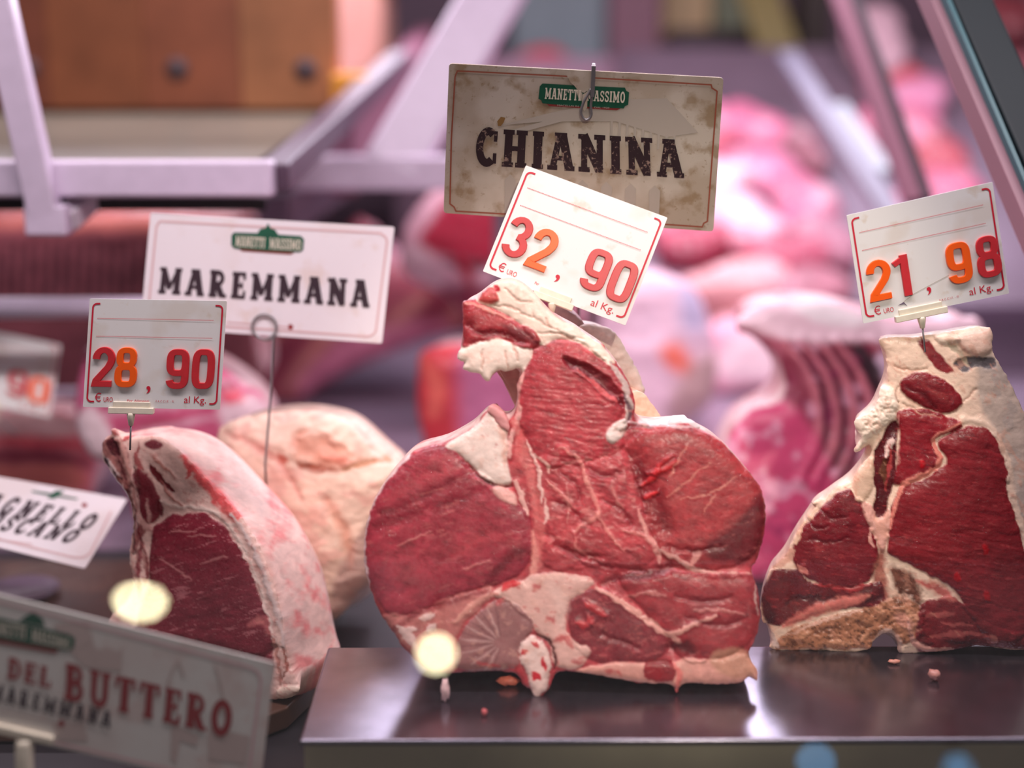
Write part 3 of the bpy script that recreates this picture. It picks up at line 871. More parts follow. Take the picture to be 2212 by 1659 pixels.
# seam down the middle
c.stroke([(1108, 905), (1128, 960), (1148, 1030), (1160, 1090), (1166, 1150), (1163, 1200), (1158, 1245)], 24, (216, 108, 106), soft=8, label='fat_seam', lean=.3, var=.25)
c.stroke([(1138, 955), (1158, 1000), (1168, 1050), (1170, 1085)], 9, (238, 186, 176), dh=2)
c.stroke([(1160, 985), (1180, 1000), (1185, 1020)], 8, (236, 180, 168))
c.stroke([(1128, 930), (1118, 960), (1122, 1000)], 16, (222, 96, 96), soft=10, mix=.8)
c.stroke([(1152, 1150), (1156, 1210), (1150, 1245)], 16, (226, 140, 130), soft=6, var=.2)
c.stroke([(1175, 1075), (1182, 1110), (1176, 1130)], 6, (240, 190, 180))
# pelvis bone and gristle
c.fill([(1062, 1282), (1100, 1262), (1132, 1254), (1172, 1236), (1240, 1241), (1282, 1256), (1262, 1276), (1228, 1302), (1221, 1352), (1244, 1388), (1275, 1404), (1246, 1446), (1200, 1436), (1190, 1392), (1160, 1362), (1110, 1312)], (232, 180, 168), pil=4, R=26, label='bone', lean=0, var=.12, vsc=14)
c.mottle(.5, 14, 10, seed=20, tint=(206, 84, 84), thr=.35, only='fat')
c.stroke([(1085, 1275), (1105, 1262), (1120, 1262)], 16, (212, 52, 58), dh=2)
c.stroke([(1185, 1265), (1210, 1290), (1215, 1350)], 30, (238, 194, 182), soft=16, mix=.7)
c.stroke([(1200, 1382), (1222, 1378), (1235, 1395)], 20, (190, 56, 60), soft=8, mix=.8)
c.fill([(1000, 1362), (1040, 1318), (1078, 1292), (1108, 1300), (1152, 1350), (1122, 1400), (1112, 1442), (1000, 1446), (980, 1420)], (158, 104, 102), pil=5, R=26, label='bone', lean=.2)
for k in range(15):
    a = math.radians(100 + k * 11)
    x, y = 1085 + 88 * math.cos(a), 1385 - 78 * math.sin(a)
    c.stroke([(1085 + 20 * math.cos(a), 1388 - 15 * math.sin(a)), (x, y)], 5, (212, 170, 164) if k % 2 else (112, 66, 68), mix=.55, warp=3, soft=4)
c.fill([(826, 1330), (880, 1328), (950, 1302), (1000, 1282), (1062, 1268), (1050, 1302), (1002, 1346), (976, 1400), (980, 1444), (922, 1440), (884, 1404)], (196, 116, 110), soft=8, label='fat', lean=.2, pil=3, R=20, var=.2, vsc=12)
c.stroke([(850, 1360), (900, 1325), (960, 1305), (1050, 1275)], 14, (150, 50, 58), soft=8, lean=1, mix=.8)
c.stroke([(985, 1340), (1030, 1300), (1075, 1285)], 14, (224, 150, 138), dh=2)
for q, w in ((((862, 1352), (885, 1375), (898, 1400)), 22), (((905, 1335), (935, 1330)), 18), (((925, 1362), (940, 1345)), 16), (((880, 1360), (900, 1358)), 10)):
    c.stroke(q, w, (230, 190, 182), dh=2)
c.fill([(1122, 1402), (1140, 1374), (1162, 1378), (1186, 1406), (1190, 1442), (1182, 1485), (1160, 1508), (1146, 1488), (1138, 1450), (1126, 1430)], (238, 202, 192), pil=7, R=20, label='bone', lean=0, warp=7, sc=12)
c.stroke([(1162, 1368), (1186, 1385), (1198, 1415), (1196, 1446)], 8, (96, 34, 34), dh=-4)
for q, w in ((((1126, 1410), (1136, 1404)), 16), (((1150, 1452), (1165, 1470)), 18), (((1152, 1385), (1164, 1398)), 10), (((1172, 1420), (1180, 1450)), 10)):
    c.stroke(q, w, (200, 44, 54))
# lower fat edge
c.fill([(1244, 1448), (1330, 1432), (1450, 1432), (1482, 1422), (1560, 1422), (1614, 1412), (1640, 1450), (1636, 1474), (1560, 1480), (1460, 1486), (1330, 1468)], (226, 158, 144), pil=4, R=14, label='fat', lean=0, var=.15)
c.fill([(1392, 1432), (1448, 1426), (1456, 1468), (1400, 1470)], (160, 34, 42), lean=1)
c.fill([(1540, 1408), (1600, 1400), (1640, 1445), (1600, 1462), (1545, 1450)], (202, 144, 118), lean=0, soft=10, mix=.8)
c.stroke([(1455, 1430), (1468, 1460), (1463, 1490)], 12, (226, 120, 112), dh=2)
c.stroke([(1640, 1240), (1632, 1290), (1640, 1330)], 4, (228, 196, 186), mix=.8)
# flap at the top
c.fill([(1040, 630), (1060, 610), (1105, 600), (1150, 622), (1185, 665), (1240, 700), (1300, 742), (1330, 785), (1300, 775), (1255, 742), (1200, 732), (1165, 745), (1112, 690), (1065, 665), (1030, 648)], (246, 218, 198), pil=5, R=22, label='fat', lean=0, warp=4)
c.fill([(990, 745), (1030, 740), (1070, 728), (1100, 740), (1150, 750), (1132, 800), (1100, 812), (1050, 830), (990, 800), (980, 770)], (248, 222, 206), pil=6, R=22, label='fat', lean=0, warp=5)
c.fill([(998, 656), (1014, 652), (1050, 662), (1110, 690), (1152, 714), (1168, 742), (1145, 756), (1108, 742), (1078, 730), (1040, 738), (998, 748)], (178, 58, 64), pil=7, R=24, label='muscle', var=.12)
c.stroke([(1005, 655), (1040, 662), (1080, 680), (1110, 692)], 8, (222, 138, 124), mix=.85, dh=2)
c.stroke([(1010, 700), (1040, 718), (1090, 720), (1130, 740)], 15, (126, 28, 38), soft=8, dh=-4, lean=1)
c.stroke([(1090, 705), (1130, 722), (1155, 740)], 20, (128, 62, 66), soft=10, lean=1, mix=.8)
c.fill([(1032, 645), (1046, 624), (1062, 620), (1072, 632), (1078, 650), (1064, 656), (1042, 652)], (214, 88, 84), pil=6, R=14, label='muscle', lean=.8, warp=3)
c.stroke([(1072, 620), (1075, 624)], 9, (190, 20, 36), taper=0)
for q in (((1060, 660), (1110, 668), (1150, 690)), ((1090, 625), (1120, 650), (1150, 655)), ((1150, 680), (1200, 715), (1260, 735)), ((1160, 720), (1210, 722), (1270, 752), (1310, 790)), ((1090, 760), (1098, 795)), ((1110, 745), (1118, 780)), ((1045, 755), (1040, 795)), ((1180, 690), (1190, 712))):
    c.stroke(q, 4, (214, 158, 138), dh=-2.5, mix=.8)
c.stroke([(1195, 712), (1240, 728), (1290, 758), (1320, 790)], 10, (250, 228, 208), dh=2)
c.stroke([(1318, 782), (1348, 832), (1360, 875), (1352, 905)], 15, (206, 178, 170), dh=2, label='gristle')
c.stroke([(1345, 850), (1362, 890), (1350, 915)], 8, (120, 84, 90), dh=-3)
c.fill([(1308, 940), (1330, 912), (1350, 904), (1352, 928), (1322, 960)], (238, 214, 204), pil=5, R=12, label='fat', lean=0, warp=4)
c.stroke([(1352, 910), (1400, 918), (1450, 920), (1500, 922)], 9, (206, 176, 176), mix=.8)
c.stroke([(1340, 935), (1368, 920), (1410, 925)], 10, (110, 40, 44), dh=-2, mix=.7)
c.mottle(.30, 46, 30, seed=81, only='lean'); c.mottle(.22, 16, 9, seed=82, only='lean', ang=.3)
c.mottle(.45, 22, 9, seed=83, tint=(120, 30, 40), thr=.28, only='lean', ang=.4)
c.mottle(.35, 26, 6, seed=84, tint=(222, 120, 116), thr=.36, only='lean', ang=-.3)
for q, w in ((((1210, 1020), (1240, 1040), (1255, 1075)), 10), (((1270, 1010), (1310, 1030), (1340, 1020)), 12), (((1300, 1080), (1340, 1100), (1360, 1130)), 12), (((1460, 1290), (1520, 1300), (1580, 1290)), 10), (((1480, 1330), (1540, 1350), (1600, 1340)), 12), (((1440, 1180), (1500, 1190), (1560, 1180)), 10), (((1200, 1180), (1240, 1200), (1260, 1220)), 10), (((1300, 1370), (1340, 1385), (1380, 1400)), 10)):
    c.stroke(q, w, (126, 26, 38), soft=8, dh=-2.5, lean=1, mix=.6)
for q, w in ((((1500, 1320), (1560, 1318), (1610, 1330)), 5), (((1350, 1290), (1400, 1280), (1440, 1290)), 5), (((1220, 1050), (1230, 1090), (1226, 1130)), 5), (((1320, 1040), (1330, 1080), (1345, 1100)), 5), (((860, 1180), (900, 1160), (930, 1150)), 4), (((1000, 1230), (1060, 1210)), 4)):
    c.stroke(q, w, (226, 142, 134), soft=4, lean=.5, mix=.7, dh=1)
for q, w in ((((1075, 1310), (1090, 1290)), 14), (((1150, 1275), (1165, 1260)), 18), (((1180, 1330), (1195, 1345)), 14), (((1240, 1425), (1260, 1430)), 14), (((1100, 1440), (1130, 1455)), 14), (((1030, 1430), (1080, 1440)), 10), (((1310, 1450), (1340, 1455)), 12), (((900, 1390), (930, 1400)), 12), (((935, 1415), (960, 1430)), 14)):
    c.stroke(q, w, (196, 60, 66), soft=7, mix=.7, warp=9)
c.col *= (1 - .14 * c.lean)[:, None]
c.mottle(.3, 16, 12, seed=70, tint=(236, 176, 156), thr=.25, only='fat')
c.dome(9, 26)
c.relief(.5, 22, 18, only='lean', seed=40); c.relief(.9, 22, 20, only='fat', seed=41)
c.mottle(.10, 10, 10, seed=8)
b0 = pm.hit(np.array(1210.0), np.array(1490.0))
tm = thing('beef_joint', 'large red cut with a fat-topped neck, in the middle of the steel tray', 'meat', (b0[0], b0[1] + 0.04, 0.0))
FATBODY = (232, 200, 190)
c.build(tm, M['meat'], [(0.018, 0), (0.04, 8), (0.06, 28), (0.072, 70)], M['fat'], FATBODY, 'fat_cover', body_tint=(200, 110, 110), rim_keep=.004, floor=.0006)

def lump(name, poly, plane, depth, col, parent, mat, seed=1, dome=10, R=18, lean=0, step=3.0, extra=None, wob=3, tint=None):
    k = Cut(poly, plane, step=step, seed=seed, base=col, lean=lean, wob=wob, label=name, smooth_n=4, wscale=12)
    k.mottle(.14, 14, 12, seed=seed)
    if extra: extra(k)
    k.dome(dome, R); k.relief(dome * .35, 14, 12, seed=seed)
    return k.build(parent, mat, [(depth * .3, -2), (depth * .7, 4), (depth, 16)], mat, col, single=name)

pb = Plane(1330, 800, 1.135, 20, 12)
lump('fat_lump', [(1255, 712), (1275, 700), (1320, 708), (1345, 735), (1370, 780), (1385, 810), (1398, 845), (1380, 860), (1350, 820), (1310, 765)], pb, 0.05, (232, 208, 196), tm, M['fat'], 5)
lump('fat_lump', [(1355, 852), (1375, 842), (1395, 850), (1412, 872), (1430, 900), (1437, 920), (1400, 930), (1368, 920), (1358, 890)], Plane(1395, 890, 1.105, 10, 20), 0.05, (248, 188, 160), tm, M['fat'], 6)
lump('gristle_lump', [(1185, 655), (1215, 662), (1245, 680), (1262, 700), (1258, 722), (1225, 712), (1196, 692)], Plane(1220, 690, 1.14, 0, 12), 0.04, (176, 140, 136), tm, M['fat'], 7)
lump('fat_lump', [(1440, 917), (1465, 909), (1495, 912), (1512, 925), (1480, 932), (1445, 930)], Plane(1475, 920, 1.055, 0, 15), 0.03, (226, 208, 208), tm, M['fat'], 8, dome=4, R=8)
lump('fat_lump', [(1052, 888), (1060, 876), (1078, 882), (1096, 902), (1100, 930), (1084, 925), (1068, 905)], Plane(1075, 905, 1.05, 0, 15), 0.03, (222, 150, 148), tm, M['fat'], 9, dome=4, R=8)

# ------------------------------------------------------------------ right joint (T-bone cut)
pr = Plane(1900, 1414, 1.074, -4, 8)
out = [(1900, 737), (1914, 729), (1980, 728), (2016, 722), (2060, 716), (2140, 707), (2146, 760), (2170, 800), (2196, 850), (2225, 920), (2250, 1020), (2280, 1150), (2300, 1290), (2300, 1380), (2240, 1402), (2180, 1405), (2140, 1399), (2110, 1396), (2060, 1406), (1980, 1412), (1944, 1411), (1940, 1388), (1926, 1372), (1902, 1374), (1886, 1388), (1880, 1404), (1840, 1410), (1760, 1406), (1692, 1408),
       (1664, 1400), (1668, 1388), (1661, 1352), (1648, 1344), (1645, 1300), (1660, 1242), (1672, 1226), (1698, 1202), (1710, 1176), (1730, 1140), (1764, 1096), (1757, 1091), (1766, 1080), (1784, 1080), (1800, 1060), (1830, 1045), (1842, 1038), (1852, 1022), (1868, 1000), (1881, 984), (1880, 962), (1864, 972), (1850, 978), (1846, 968), (1860, 946), (1848, 926), (1848, 905), (1874, 894), (1894, 872), (1904, 836), (1918, 832), (1919, 800), (1914, 762)]
c = Cut(out, pr, step=2.6, seed=11, base=(250, 216, 190), lean=0, wob=2.4, label='fat_cover', smooth_n=3, wscale=10)
c.mottle(.12, 30, 20); c.relief(1.8, 40, 34, seed=2)
c.fill([(2112, 790), (2150, 765), (2200, 850), (2240, 960), (2290, 1150), (2300, 1300), (2230, 1330), (2212, 1180), (2195, 1090), (2180, 1010), (2150, 935), (2120, 880)], (206, 184, 168), soft=14, lean=0, label='fat', var=.15, vsc=22)
c.mottle(.4, 26, 34, seed=6, tint=(168, 156, 150), thr=.15, only='fat', region=[(2112, 790), (2150, 765), (2210, 850), (2300, 1150), (2300, 1300), (2212, 1180), (2150, 935)])
c.fill([(1938, 902), (1946, 886), (1990, 882), (2040, 896), (2076, 913), (2070, 927), (2020, 946), (2014, 962), (2034, 990), (2019, 1012), (1975, 1036), (1945, 1047), (1929, 1037), (1944, 960)], (152, 34, 44), pil=6, R=30, label='muscle', var=.08)
c.fill([(2024, 952), (2078, 926), (2112, 919), (2141, 931), (2162, 975), (2177, 1020), (2174, 1052), (2191, 1110), (2206, 1160), (2222, 1250), (2228, 1350), (2150, 1392), (2080, 1304), (2060, 1272), (2000, 1237), (1930, 1202), (1917, 1180), (1924, 1100), (1944, 1049), (1990, 1036), (2035, 1006), (2040, 985)], (146, 36, 44), pil=9, R=60, label='muscle', var=.06)
c.fill([(1714, 1182), (1734, 1142), (1769, 1100), (1800, 1071), (1830, 1056), (1850, 1070), (1866, 1082), (1881, 1120), (1896, 1180), (1891, 1232), (1870, 1257), (1820, 1267), (1760, 1257), (1720, 1227)], (132, 32, 42), pil=8, R=45, label='muscle', var=.08)
c.relief(.6, 70, 12, only='lean', ridged=True, ang=.18); c.mottle(.10, 60, 12, only='lean', ang=.18)
c.mottle(.3, 24, 7, seed=14, tint=(196, 90, 84), thr=.46, only='lean', ang=.15)
c.fill([(1944, 826), (1966, 808), (1996, 803), (2030, 815), (2060, 836), (2079, 866), (2070, 886), (2040, 893), (2010, 886), (1975, 871), (1950, 851)], (136, 32, 40), pil=7, R=28, label='muscle', var=.1)
c.stroke([(1955, 835), (1990, 850), (2020, 880)], 12, (92, 20, 28), soft=8, mix=.7, dh=-2, lean=1)
c.stroke([(1990, 830), (2030, 855), (2050, 870)], 10, (176, 70, 68), soft=8, mix=.6, lean=1)
c.stroke([(2076, 914), (2030, 935), (2016, 955), (2030, 990), (2010, 1016), (1960, 1040), (1944, 1062), (1928, 1110), (1922, 1140)], 11, (226, 134, 118), dh=2, label='fat_seam')
c.stroke([(1940, 895), (1935, 960), (1940, 1000)], 6, (226, 160, 146), mix=.7)
c.fill([(1884, 1002), (1906, 940), (1928, 908), (1940, 916), (1936, 960), (1930, 1040), (1918, 1090), (1910, 1118), (1886, 1112), (1890, 1060)], (96, 26, 32), pil=-4, R=14, label='muscle')
c.stroke([(1928, 948), (1920, 970), (1914, 988)], 13, (242, 206, 194), dh=5, label='bone')
c.stroke([(1910, 992), (1908, 1015), (1914, 1045)], 17, (104, 58, 40), dh=3, var=.5, label='bone')
c.stroke([(1922, 960), (1922, 1010), (1914, 1060)], 7, (190, 70, 70), lean=1)
c.fill([(1860, 1082), (1885, 1098), (1890, 1116), (1905, 1120), (1920, 1100), (1921, 1140), (1911, 1192), (1898, 1182), (1889, 1150), (1880, 1142)], (234, 174, 158), pil=5, R=14, label='fat', lean=0, warp=7, sc=14)
c.fill([(1848, 1032), (1868, 1004), (1884, 990), (1888, 1040), (1870, 1080), (1850, 1076)], (234, 196, 168), pil=4, R=14, label='fat', lean=0)
c.stroke([(1880, 1140), (1878, 1165), (1886, 1180)], 8, (230, 164, 150))
c.stroke([(1905, 1192), (1900, 1240), (1905, 1290), (1925, 1330)], 30, (176, 104, 88), soft=10, var=.4, label='bone', lean=.3)
c.fill([(1662, 1242), (1720, 1226), (1760, 1259), (1870, 1260), (1904, 1256), (1908, 1312), (1850, 1312), (1780, 1322), (1700, 1348), (1660, 1347), (1646, 1300)], (110, 24, 30), pil=4, R=24, label='muscle', var=.3, vsc=10)
c.stroke([(1762, 1262), (1830, 1272), (1880, 1262)], 10, (176, 50, 52), dh=2, lean=1)
c.fill([(1688, 1372), (1740, 1346), (1850, 1316), (1950, 1291), (1992, 1322), (1990, 1372), (1945, 1392), (1930, 1372), (1900, 1372), (1884, 1400), (1690, 1405), (1680, 1390)], (176, 116, 84), pil=4, R=20, label='bone', lean=0, var=.3, vsc=7, warp=9)
c.mottle(.75, 9, 6, seed=33, tint=(96, 56, 36), thr=.22, only='fat', region=[(1670, 1380), (1740, 1340), (1850, 1310), (1960, 1280), (2000, 1322), (1995, 1385), (1945, 1410), (1880, 1415), (1680, 1415)])
c.stroke([(1930, 1232), (1960, 1262), (1985, 1300)], 46, (116, 70, 54), soft=14, var=.6, lean=.2, label='bone', dh=-2)
c.stroke([(1936, 1330), (1970, 1345)], 30, (206, 140, 118), soft=8, var=.4)
c.stroke([(1692, 1352), (1755, 1320), (1830, 1298), (1872, 1288)], 26, (216, 118, 106), soft=8, dh=3, label='fat_seam', var=.25)
c.stroke([(1700, 1372), (1780, 1340), (1860, 1318)], 7, (226, 180, 160), mix=.8)
c.fill([(1992, 1302), (2060, 1288), (2100, 1320), (2150, 1355), (2240, 1370), (2300, 1380), (2200, 1405), (2140, 1398), (2060, 1405), (1985, 1410), (1980, 1350)], (128, 32, 38), pil=4, R=22, label='muscle', var=.35, vsc=12)
c.stroke([(1960, 1345), (1975, 1385), (2010, 1405), (2060, 1402)], 15, (216, 156, 142), dh=2)
c.stroke([(1985, 1255), (2030, 1275), (2060, 1295)], 22, (200, 104, 94), soft=10, var=.3)
for q, w in ((((2000, 1330), (2060, 1325)), 12), (((2010, 1375), (2070, 1368), (2130, 1372)), 12), (((2030, 1345), (2100, 1350)), 8), (((2130, 1375), (2150, 1385)), 22)):
    c.stroke(q, w, (190, 92, 86), mix=.75, var=.3)
c.stroke([(1888, 1402), (1892, 1380), (1915, 1366), (1940, 1382), (1944, 1410)], 16, (196, 160, 146), dh=3)
c.stroke([(2078, 905), (2130, 918), (2160, 955), (2182, 1015), (2180, 1050), (2198, 1105), (2216, 1170), (2232, 1250)], 14, (240, 208, 184), dh=3)
c.fill([(1983, 736), (2006, 733), (2018, 752), (2042, 778), (2062, 802), (2030, 802), (2002, 770)], (146, 40, 46), lean=.8, warp=4, label='muscle')
c.fill([(2060, 785), (2100, 770), (2150, 775), (2148, 795), (2110, 792), (2078, 802)], (96, 88, 90), lean=0, warp=7, pil=-3, R=10)
c.fill([(2018, 728), (2036, 716), (2064, 722), (2070, 736), (2040, 745)], (248, 224, 200), pil=7, R=14, label='fat', lean=0, warp=3)
c.fill([(2068, 724), (2138, 708), (2144, 756), (2120, 768), (2090, 762), (2072, 745)], (246, 208, 186), pil=8, R=20, label='fat', lean=0, warp=3)
c.stroke([(2050, 740), (2080, 770), (2092, 790)], 14, (206, 186, 160), dh=-2)
c.fill([(1902, 838), (1926, 842), (1944, 868), (1935, 895), (1905, 930), (1880, 945), (1846, 980), (1840, 900), (1880, 880)], (250, 228, 206), pil=7, R=16, label='fat', lean=0, warp=6, sc=12)
c.relief(5, 11, 9, ridged=True, region=[(1890, 840), (1940, 870), (1900, 940), (1850, 960), (1846, 900)], seed=7)
for q in (((1945, 830), (1935, 850), (1940, 870)), ((1930, 790), (1960, 800), (2000, 795)), ((2080, 870), (2110, 840)), ((1950, 872), (1985, 890), (2030, 900))):
    c.stroke(q, 5, (190, 140, 118), dh=-2, mix=.7)
for q in (((2127, 1180), (2129, 1192)), ((2065, 1240), (2068, 1252)), ((2128, 1280), (2130, 1290)), ((1990, 998), (1992, 1003))):
    c.stroke(q, 12, (196, 16, 30), lean=1, taper=0, dh=2)
c.stroke([(1716, 1172), (1735, 1138), (1768, 1098)], 8, (226, 190, 160), taper=.2, lean=0)
c.stroke([(1672, 1226), (1700, 1205), (1715, 1190)], 22, (214, 164, 142), var=.3)
c.stroke([(1725, 1225), (1742, 1238)], 18, (220, 130, 120))
c.stroke([(1655, 1350), (1668, 1380), (1680, 1400)], 14, (222, 196, 184), var=.2)
c.mottle(.26, 40, 26, seed=81, only='lean'); c.mottle(.2, 30, 7, seed=82, only='lean', ang=.18)
c.mottle(.4, 36, 6, seed=83, tint=(92, 18, 28), thr=.25, only='lean', ang=.18)
c.mottle(.5, 26, 5, seed=84, tint=(190, 70, 72), thr=.36, only='lean', ang=.15)
for q, w in ((((1650, 1300), (1665, 1330), (1655, 1345)), 24), (((1700, 1300), (1740, 1290), (1800, 1295)), 14), (((1870, 1300), (1900, 1290)), 16), (((1985, 1380), (2010, 1395)), 14), (((2050, 1390), (2110, 1385)), 12)):
    c.stroke(q, w, (66, 14, 20), soft=8, lean=1, mix=.75, dh=-2, warp=10)
for q, w in ((((1700, 1390), (1740, 1385)), 12), (((1760, 1365), (1820, 1355)), 10), (((1850, 1345), (1880, 1350)), 14), (((1930, 1300), (1955, 1290)), 16), (((1960, 1370), (1980, 1360)), 12), (((1905, 1345), (1920, 1335)), 12), (((1940, 1265), (1952, 1280)), 14)):
    c.stroke(q, w, (88, 46, 30), soft=7, lean=0, mix=.75, dh=-1.5, warp=10)
for q, w in ((((1720, 1375), (1750, 1365)), 10), (((1790, 1390), (1840, 1385)), 12), (((1860, 1385), (1875, 1370)), 10), (((1955, 1320), (1980, 1335)), 14), (((1890, 1310), (1910, 1325)), 12)):
    c.stroke(q, w, (222, 160, 124), soft=6, lean=0, mix=.7, dh=1.5, warp=9)
for q in (((1740, 1120), (1760, 1140), (1790, 1135)), ((1770, 1100), (1800, 1120), (1830, 1115)), ((1750, 1165), (1790, 1170), (1830, 1160))):
    c.stroke(q, 6, (80, 16, 24), soft=5, lean=1, mix=.6, dh=-2)
c.col *= (1 - .12 * c.lean)[:, None]
c.mottle(.38, 26, 14, seed=70, tint=(226, 160, 132), thr=.2, only='fat', ang=.9)
c.mottle(.3, 9, 7, seed=71, tint=(206, 120, 104), thr=.45, only='fat')
c.dome(9, 24); c.relief(.45, 14, 12, only='lean', seed=40); c.relief(.8, 20, 18, only='fat', seed=41); c.relief(3.2, 7, 6, seed=60, region=[(1690, 1370), (1850, 1316), (1990, 1250), (1990, 1400), (1690, 1404)])
b0 = pr.hit(np.array(1940.0), np.array(1400.0))
tr_ = thing('beef_joint', 'dark red T-bone cut with tan bone at its foot, right end of the tray', 'meat', (b0[0], b0[1] + 0.02, 0.0))
c.build(tr_, M['meat'], [(0.012, 0), (0.026, 8), (0.040, 24), (0.050, 60)], M['fat'], (220, 190, 172), 'fat_back', body_tint=(180, 150, 140), rim_keep=.006, floor=.0006)

# ------------------------------------------------------------------ left joint (rib end) on the board
pl = Plane(600, 1500, 1.066, -20, 10)
out = [(217, 960), (224, 946), (236, 938), (240, 926), (252, 930), (262, 940), (282, 946), (318, 942), (352, 950), (400, 990), (452, 1045), (505, 1100), (548, 1165), (580, 1240), (602, 1312), (613, 1380), (620, 1432), (632, 1462), (646, 1488), (636, 1502), (604, 1512), (560, 1510), (480, 1505), (420, 1484), (300, 1462), (236, 1420), (232, 1340), (262, 1310), (282, 1290), (286, 1262), (276, 1212), (280, 1162), (284, 1122), (278, 1086), (258, 1050), (232, 1016), (218, 988)]
c = Cut(out, pl, step=2.6, seed=21, base=(246, 204, 190), lean=0, wob=2.2, label='fat_rim', smooth_n=3, wscale=10)
c.mottle(.14, 24, 16); c.relief(1.5, 34, 26, seed=2)
c.fill([(330, 1150), (340, 1132), (366, 1116), (402, 1108), (450, 1110), (484, 1136), (522, 1186), (548, 1240), (568, 1300), (584, 1350), (592, 1400), (590, 1455), (560, 1490), (480, 1495), (380, 1490), (300, 1470), (270, 1420), (300, 1330), (322, 1260), (322, 1200)], (138, 44, 58), pil=9, R=50, label='muscle', var=.06)
c.relief(.5, 60, 16, only='lean', ridged=True, ang=-.2); c.mottle(.12, 70, 18, only='lean', ang=-.25)
c.mottle(.55, 40, 6, seed=4, tint=(212, 130, 134), thr=.36, only='lean', ang=-.3)
c.mottle(.3, 9, 5, seed=5, tint=(206, 140, 140), thr=.4, only='lean', ang=-.3)
for q in (((372, 1150), (400, 1148), (430, 1145)), ((410, 1160), (440, 1155), (470, 1160)), ((345, 1200), (390, 1230), (420, 1250)), ((440, 1215), (480, 1205), (500, 1205))):
    c.stroke(q, 5, (206, 134, 132), mix=.7)
c.stroke([(390, 1380), (470, 1400), (560, 1420), (590, 1400)], 14, (110, 26, 38), soft=8, dh=-3, lean=1)
c.stroke([(545, 1350), (575, 1338), (585, 1370)], 24, (206, 112, 112), soft=10, mix=.8, var=.3)
c.fill([(300, 1010), (322, 1030), (345, 1070), (352, 1095), (346, 1118), (320, 1130), (305, 1110), (300, 1070), (280, 1040)], (142, 50, 60), pil=4, R=16, label='muscle', var=.15)
c.fill([(355, 1098), (340, 1075), (346, 1118)], (120, 30, 40), lean=1)
c.stroke([(322, 1005), (345, 1035), (372, 1062)], 14, (128, 40, 46), dh=-3, lean=1, label='muscle')
c.stroke([(286, 1190), (302, 1150), (312, 1130)], 20, (150, 52, 60), soft=6, lean=1, mix=.85)
c.stroke([(302, 1120), (322, 1140), (330, 1150)], 16, (232, 176, 166), dh=3)
for q, w in ((((252, 960), (270, 1010), (288, 1060), (296, 1110), (290, 1160), (300, 1230)), 10), (((262, 1000), (285, 1050)), 9), (((300, 1160), (310, 1210), (318, 1250)), 10)):
    c.stroke(q, w, (196, 128, 122), dh=-2, mix=.8, var=.3)
c.fill([(218, 962), (232, 945), (262, 950), (280, 975), (286, 1010), (282, 1060), (262, 1052), (236, 1015)], (170, 112, 106), pil=4, R=14, label='rib', lean=.2, var=.3, vsc=8)
c.stroke([(276, 1000), (290, 1050), (300, 1095), (296, 1140)], 7, (226, 178, 168), dh=2)
c.stroke([(290, 1010), (300, 1040), (296, 1075)], 8, (112, 44, 50), dh=-2, lean=.6)
c.stroke([(283, 1080), (290, 1110), (286, 1150), (290, 1200)], 7, (92, 46, 46), dh=-2, mix=.8)
c.stroke([(300, 1200), (296, 1250), (306, 1290)], 12, (214, 150, 146), dh=2)
c.fill([(228, 952), (245, 944), (258, 962), (262, 985), (248, 985), (232, 968)], (84, 34, 40), pil=-3, R=10, var=.4, vsc=5, lean=.5)
c.stroke([(222, 985), (240, 1005), (258, 1035), (270, 1055)], 11, (226, 196, 190), dh=4, label='rib')
c.stroke([(226, 992), (234, 1008)], 13, (70, 40, 48), dh=-4)
c.stroke([(248, 1015), (265, 1045)], 9, (84, 44, 50), dh=-2)
c.stroke([(262, 948), (276, 1000), (282, 1040)], 12, (216, 160, 148), dh=3, label='rib')
c.stroke([(240, 930), (256, 940)], 12, (170, 88, 84), dh=3)
c.stroke([(268, 950), (278, 945)], 14, (190, 66, 64), dh=3)
c.fill([(312, 958), (330, 951), (352, 960), (345, 970), (322, 970)], (140, 64, 72), lean=.6, warp=3)
c.stroke([(392, 985), (425, 1025), (460, 1060), (490, 1095), (515, 1118)], 26, (236, 96, 96), soft=10, var=.35, lean=.4, warp=10)
c.stroke([(405, 1030), (415, 1010), (440, 1020)], 14, (232, 88, 88), var=.4, lean=.4)
c.stroke([(485, 1100), (505, 1115), (520, 1110)], 22, (236, 110, 106), soft=8, var=.3, lean=.3)
c.stroke([(350, 1080), (380, 1095), (420, 1095), (470, 1110), (505, 1150), (535, 1205), (560, 1265), (580, 1330), (596, 1390)], 9, (248, 218, 204), dh=2)
c.stroke([(500, 1110), (545, 1180), (575, 1255), (600, 1330), (612, 1400)], 10, (236, 208, 200), dh=2)
c.stroke([(590, 1380), (600, 1430), (605, 1480)], 8, (206, 146, 132), dh=-2)
c.stroke([(612, 1400), (618, 1440), (610, 1470)], 6, (170, 100, 84), dh=-2)
c.fill([(598, 1490), (622, 1478), (650, 1490), (640, 1505), (604, 1515)], (248, 220, 200), pil=5, R=12, lean=0, label='fat')
c.mottle(.24, 40, 26, seed=81, only='lean')
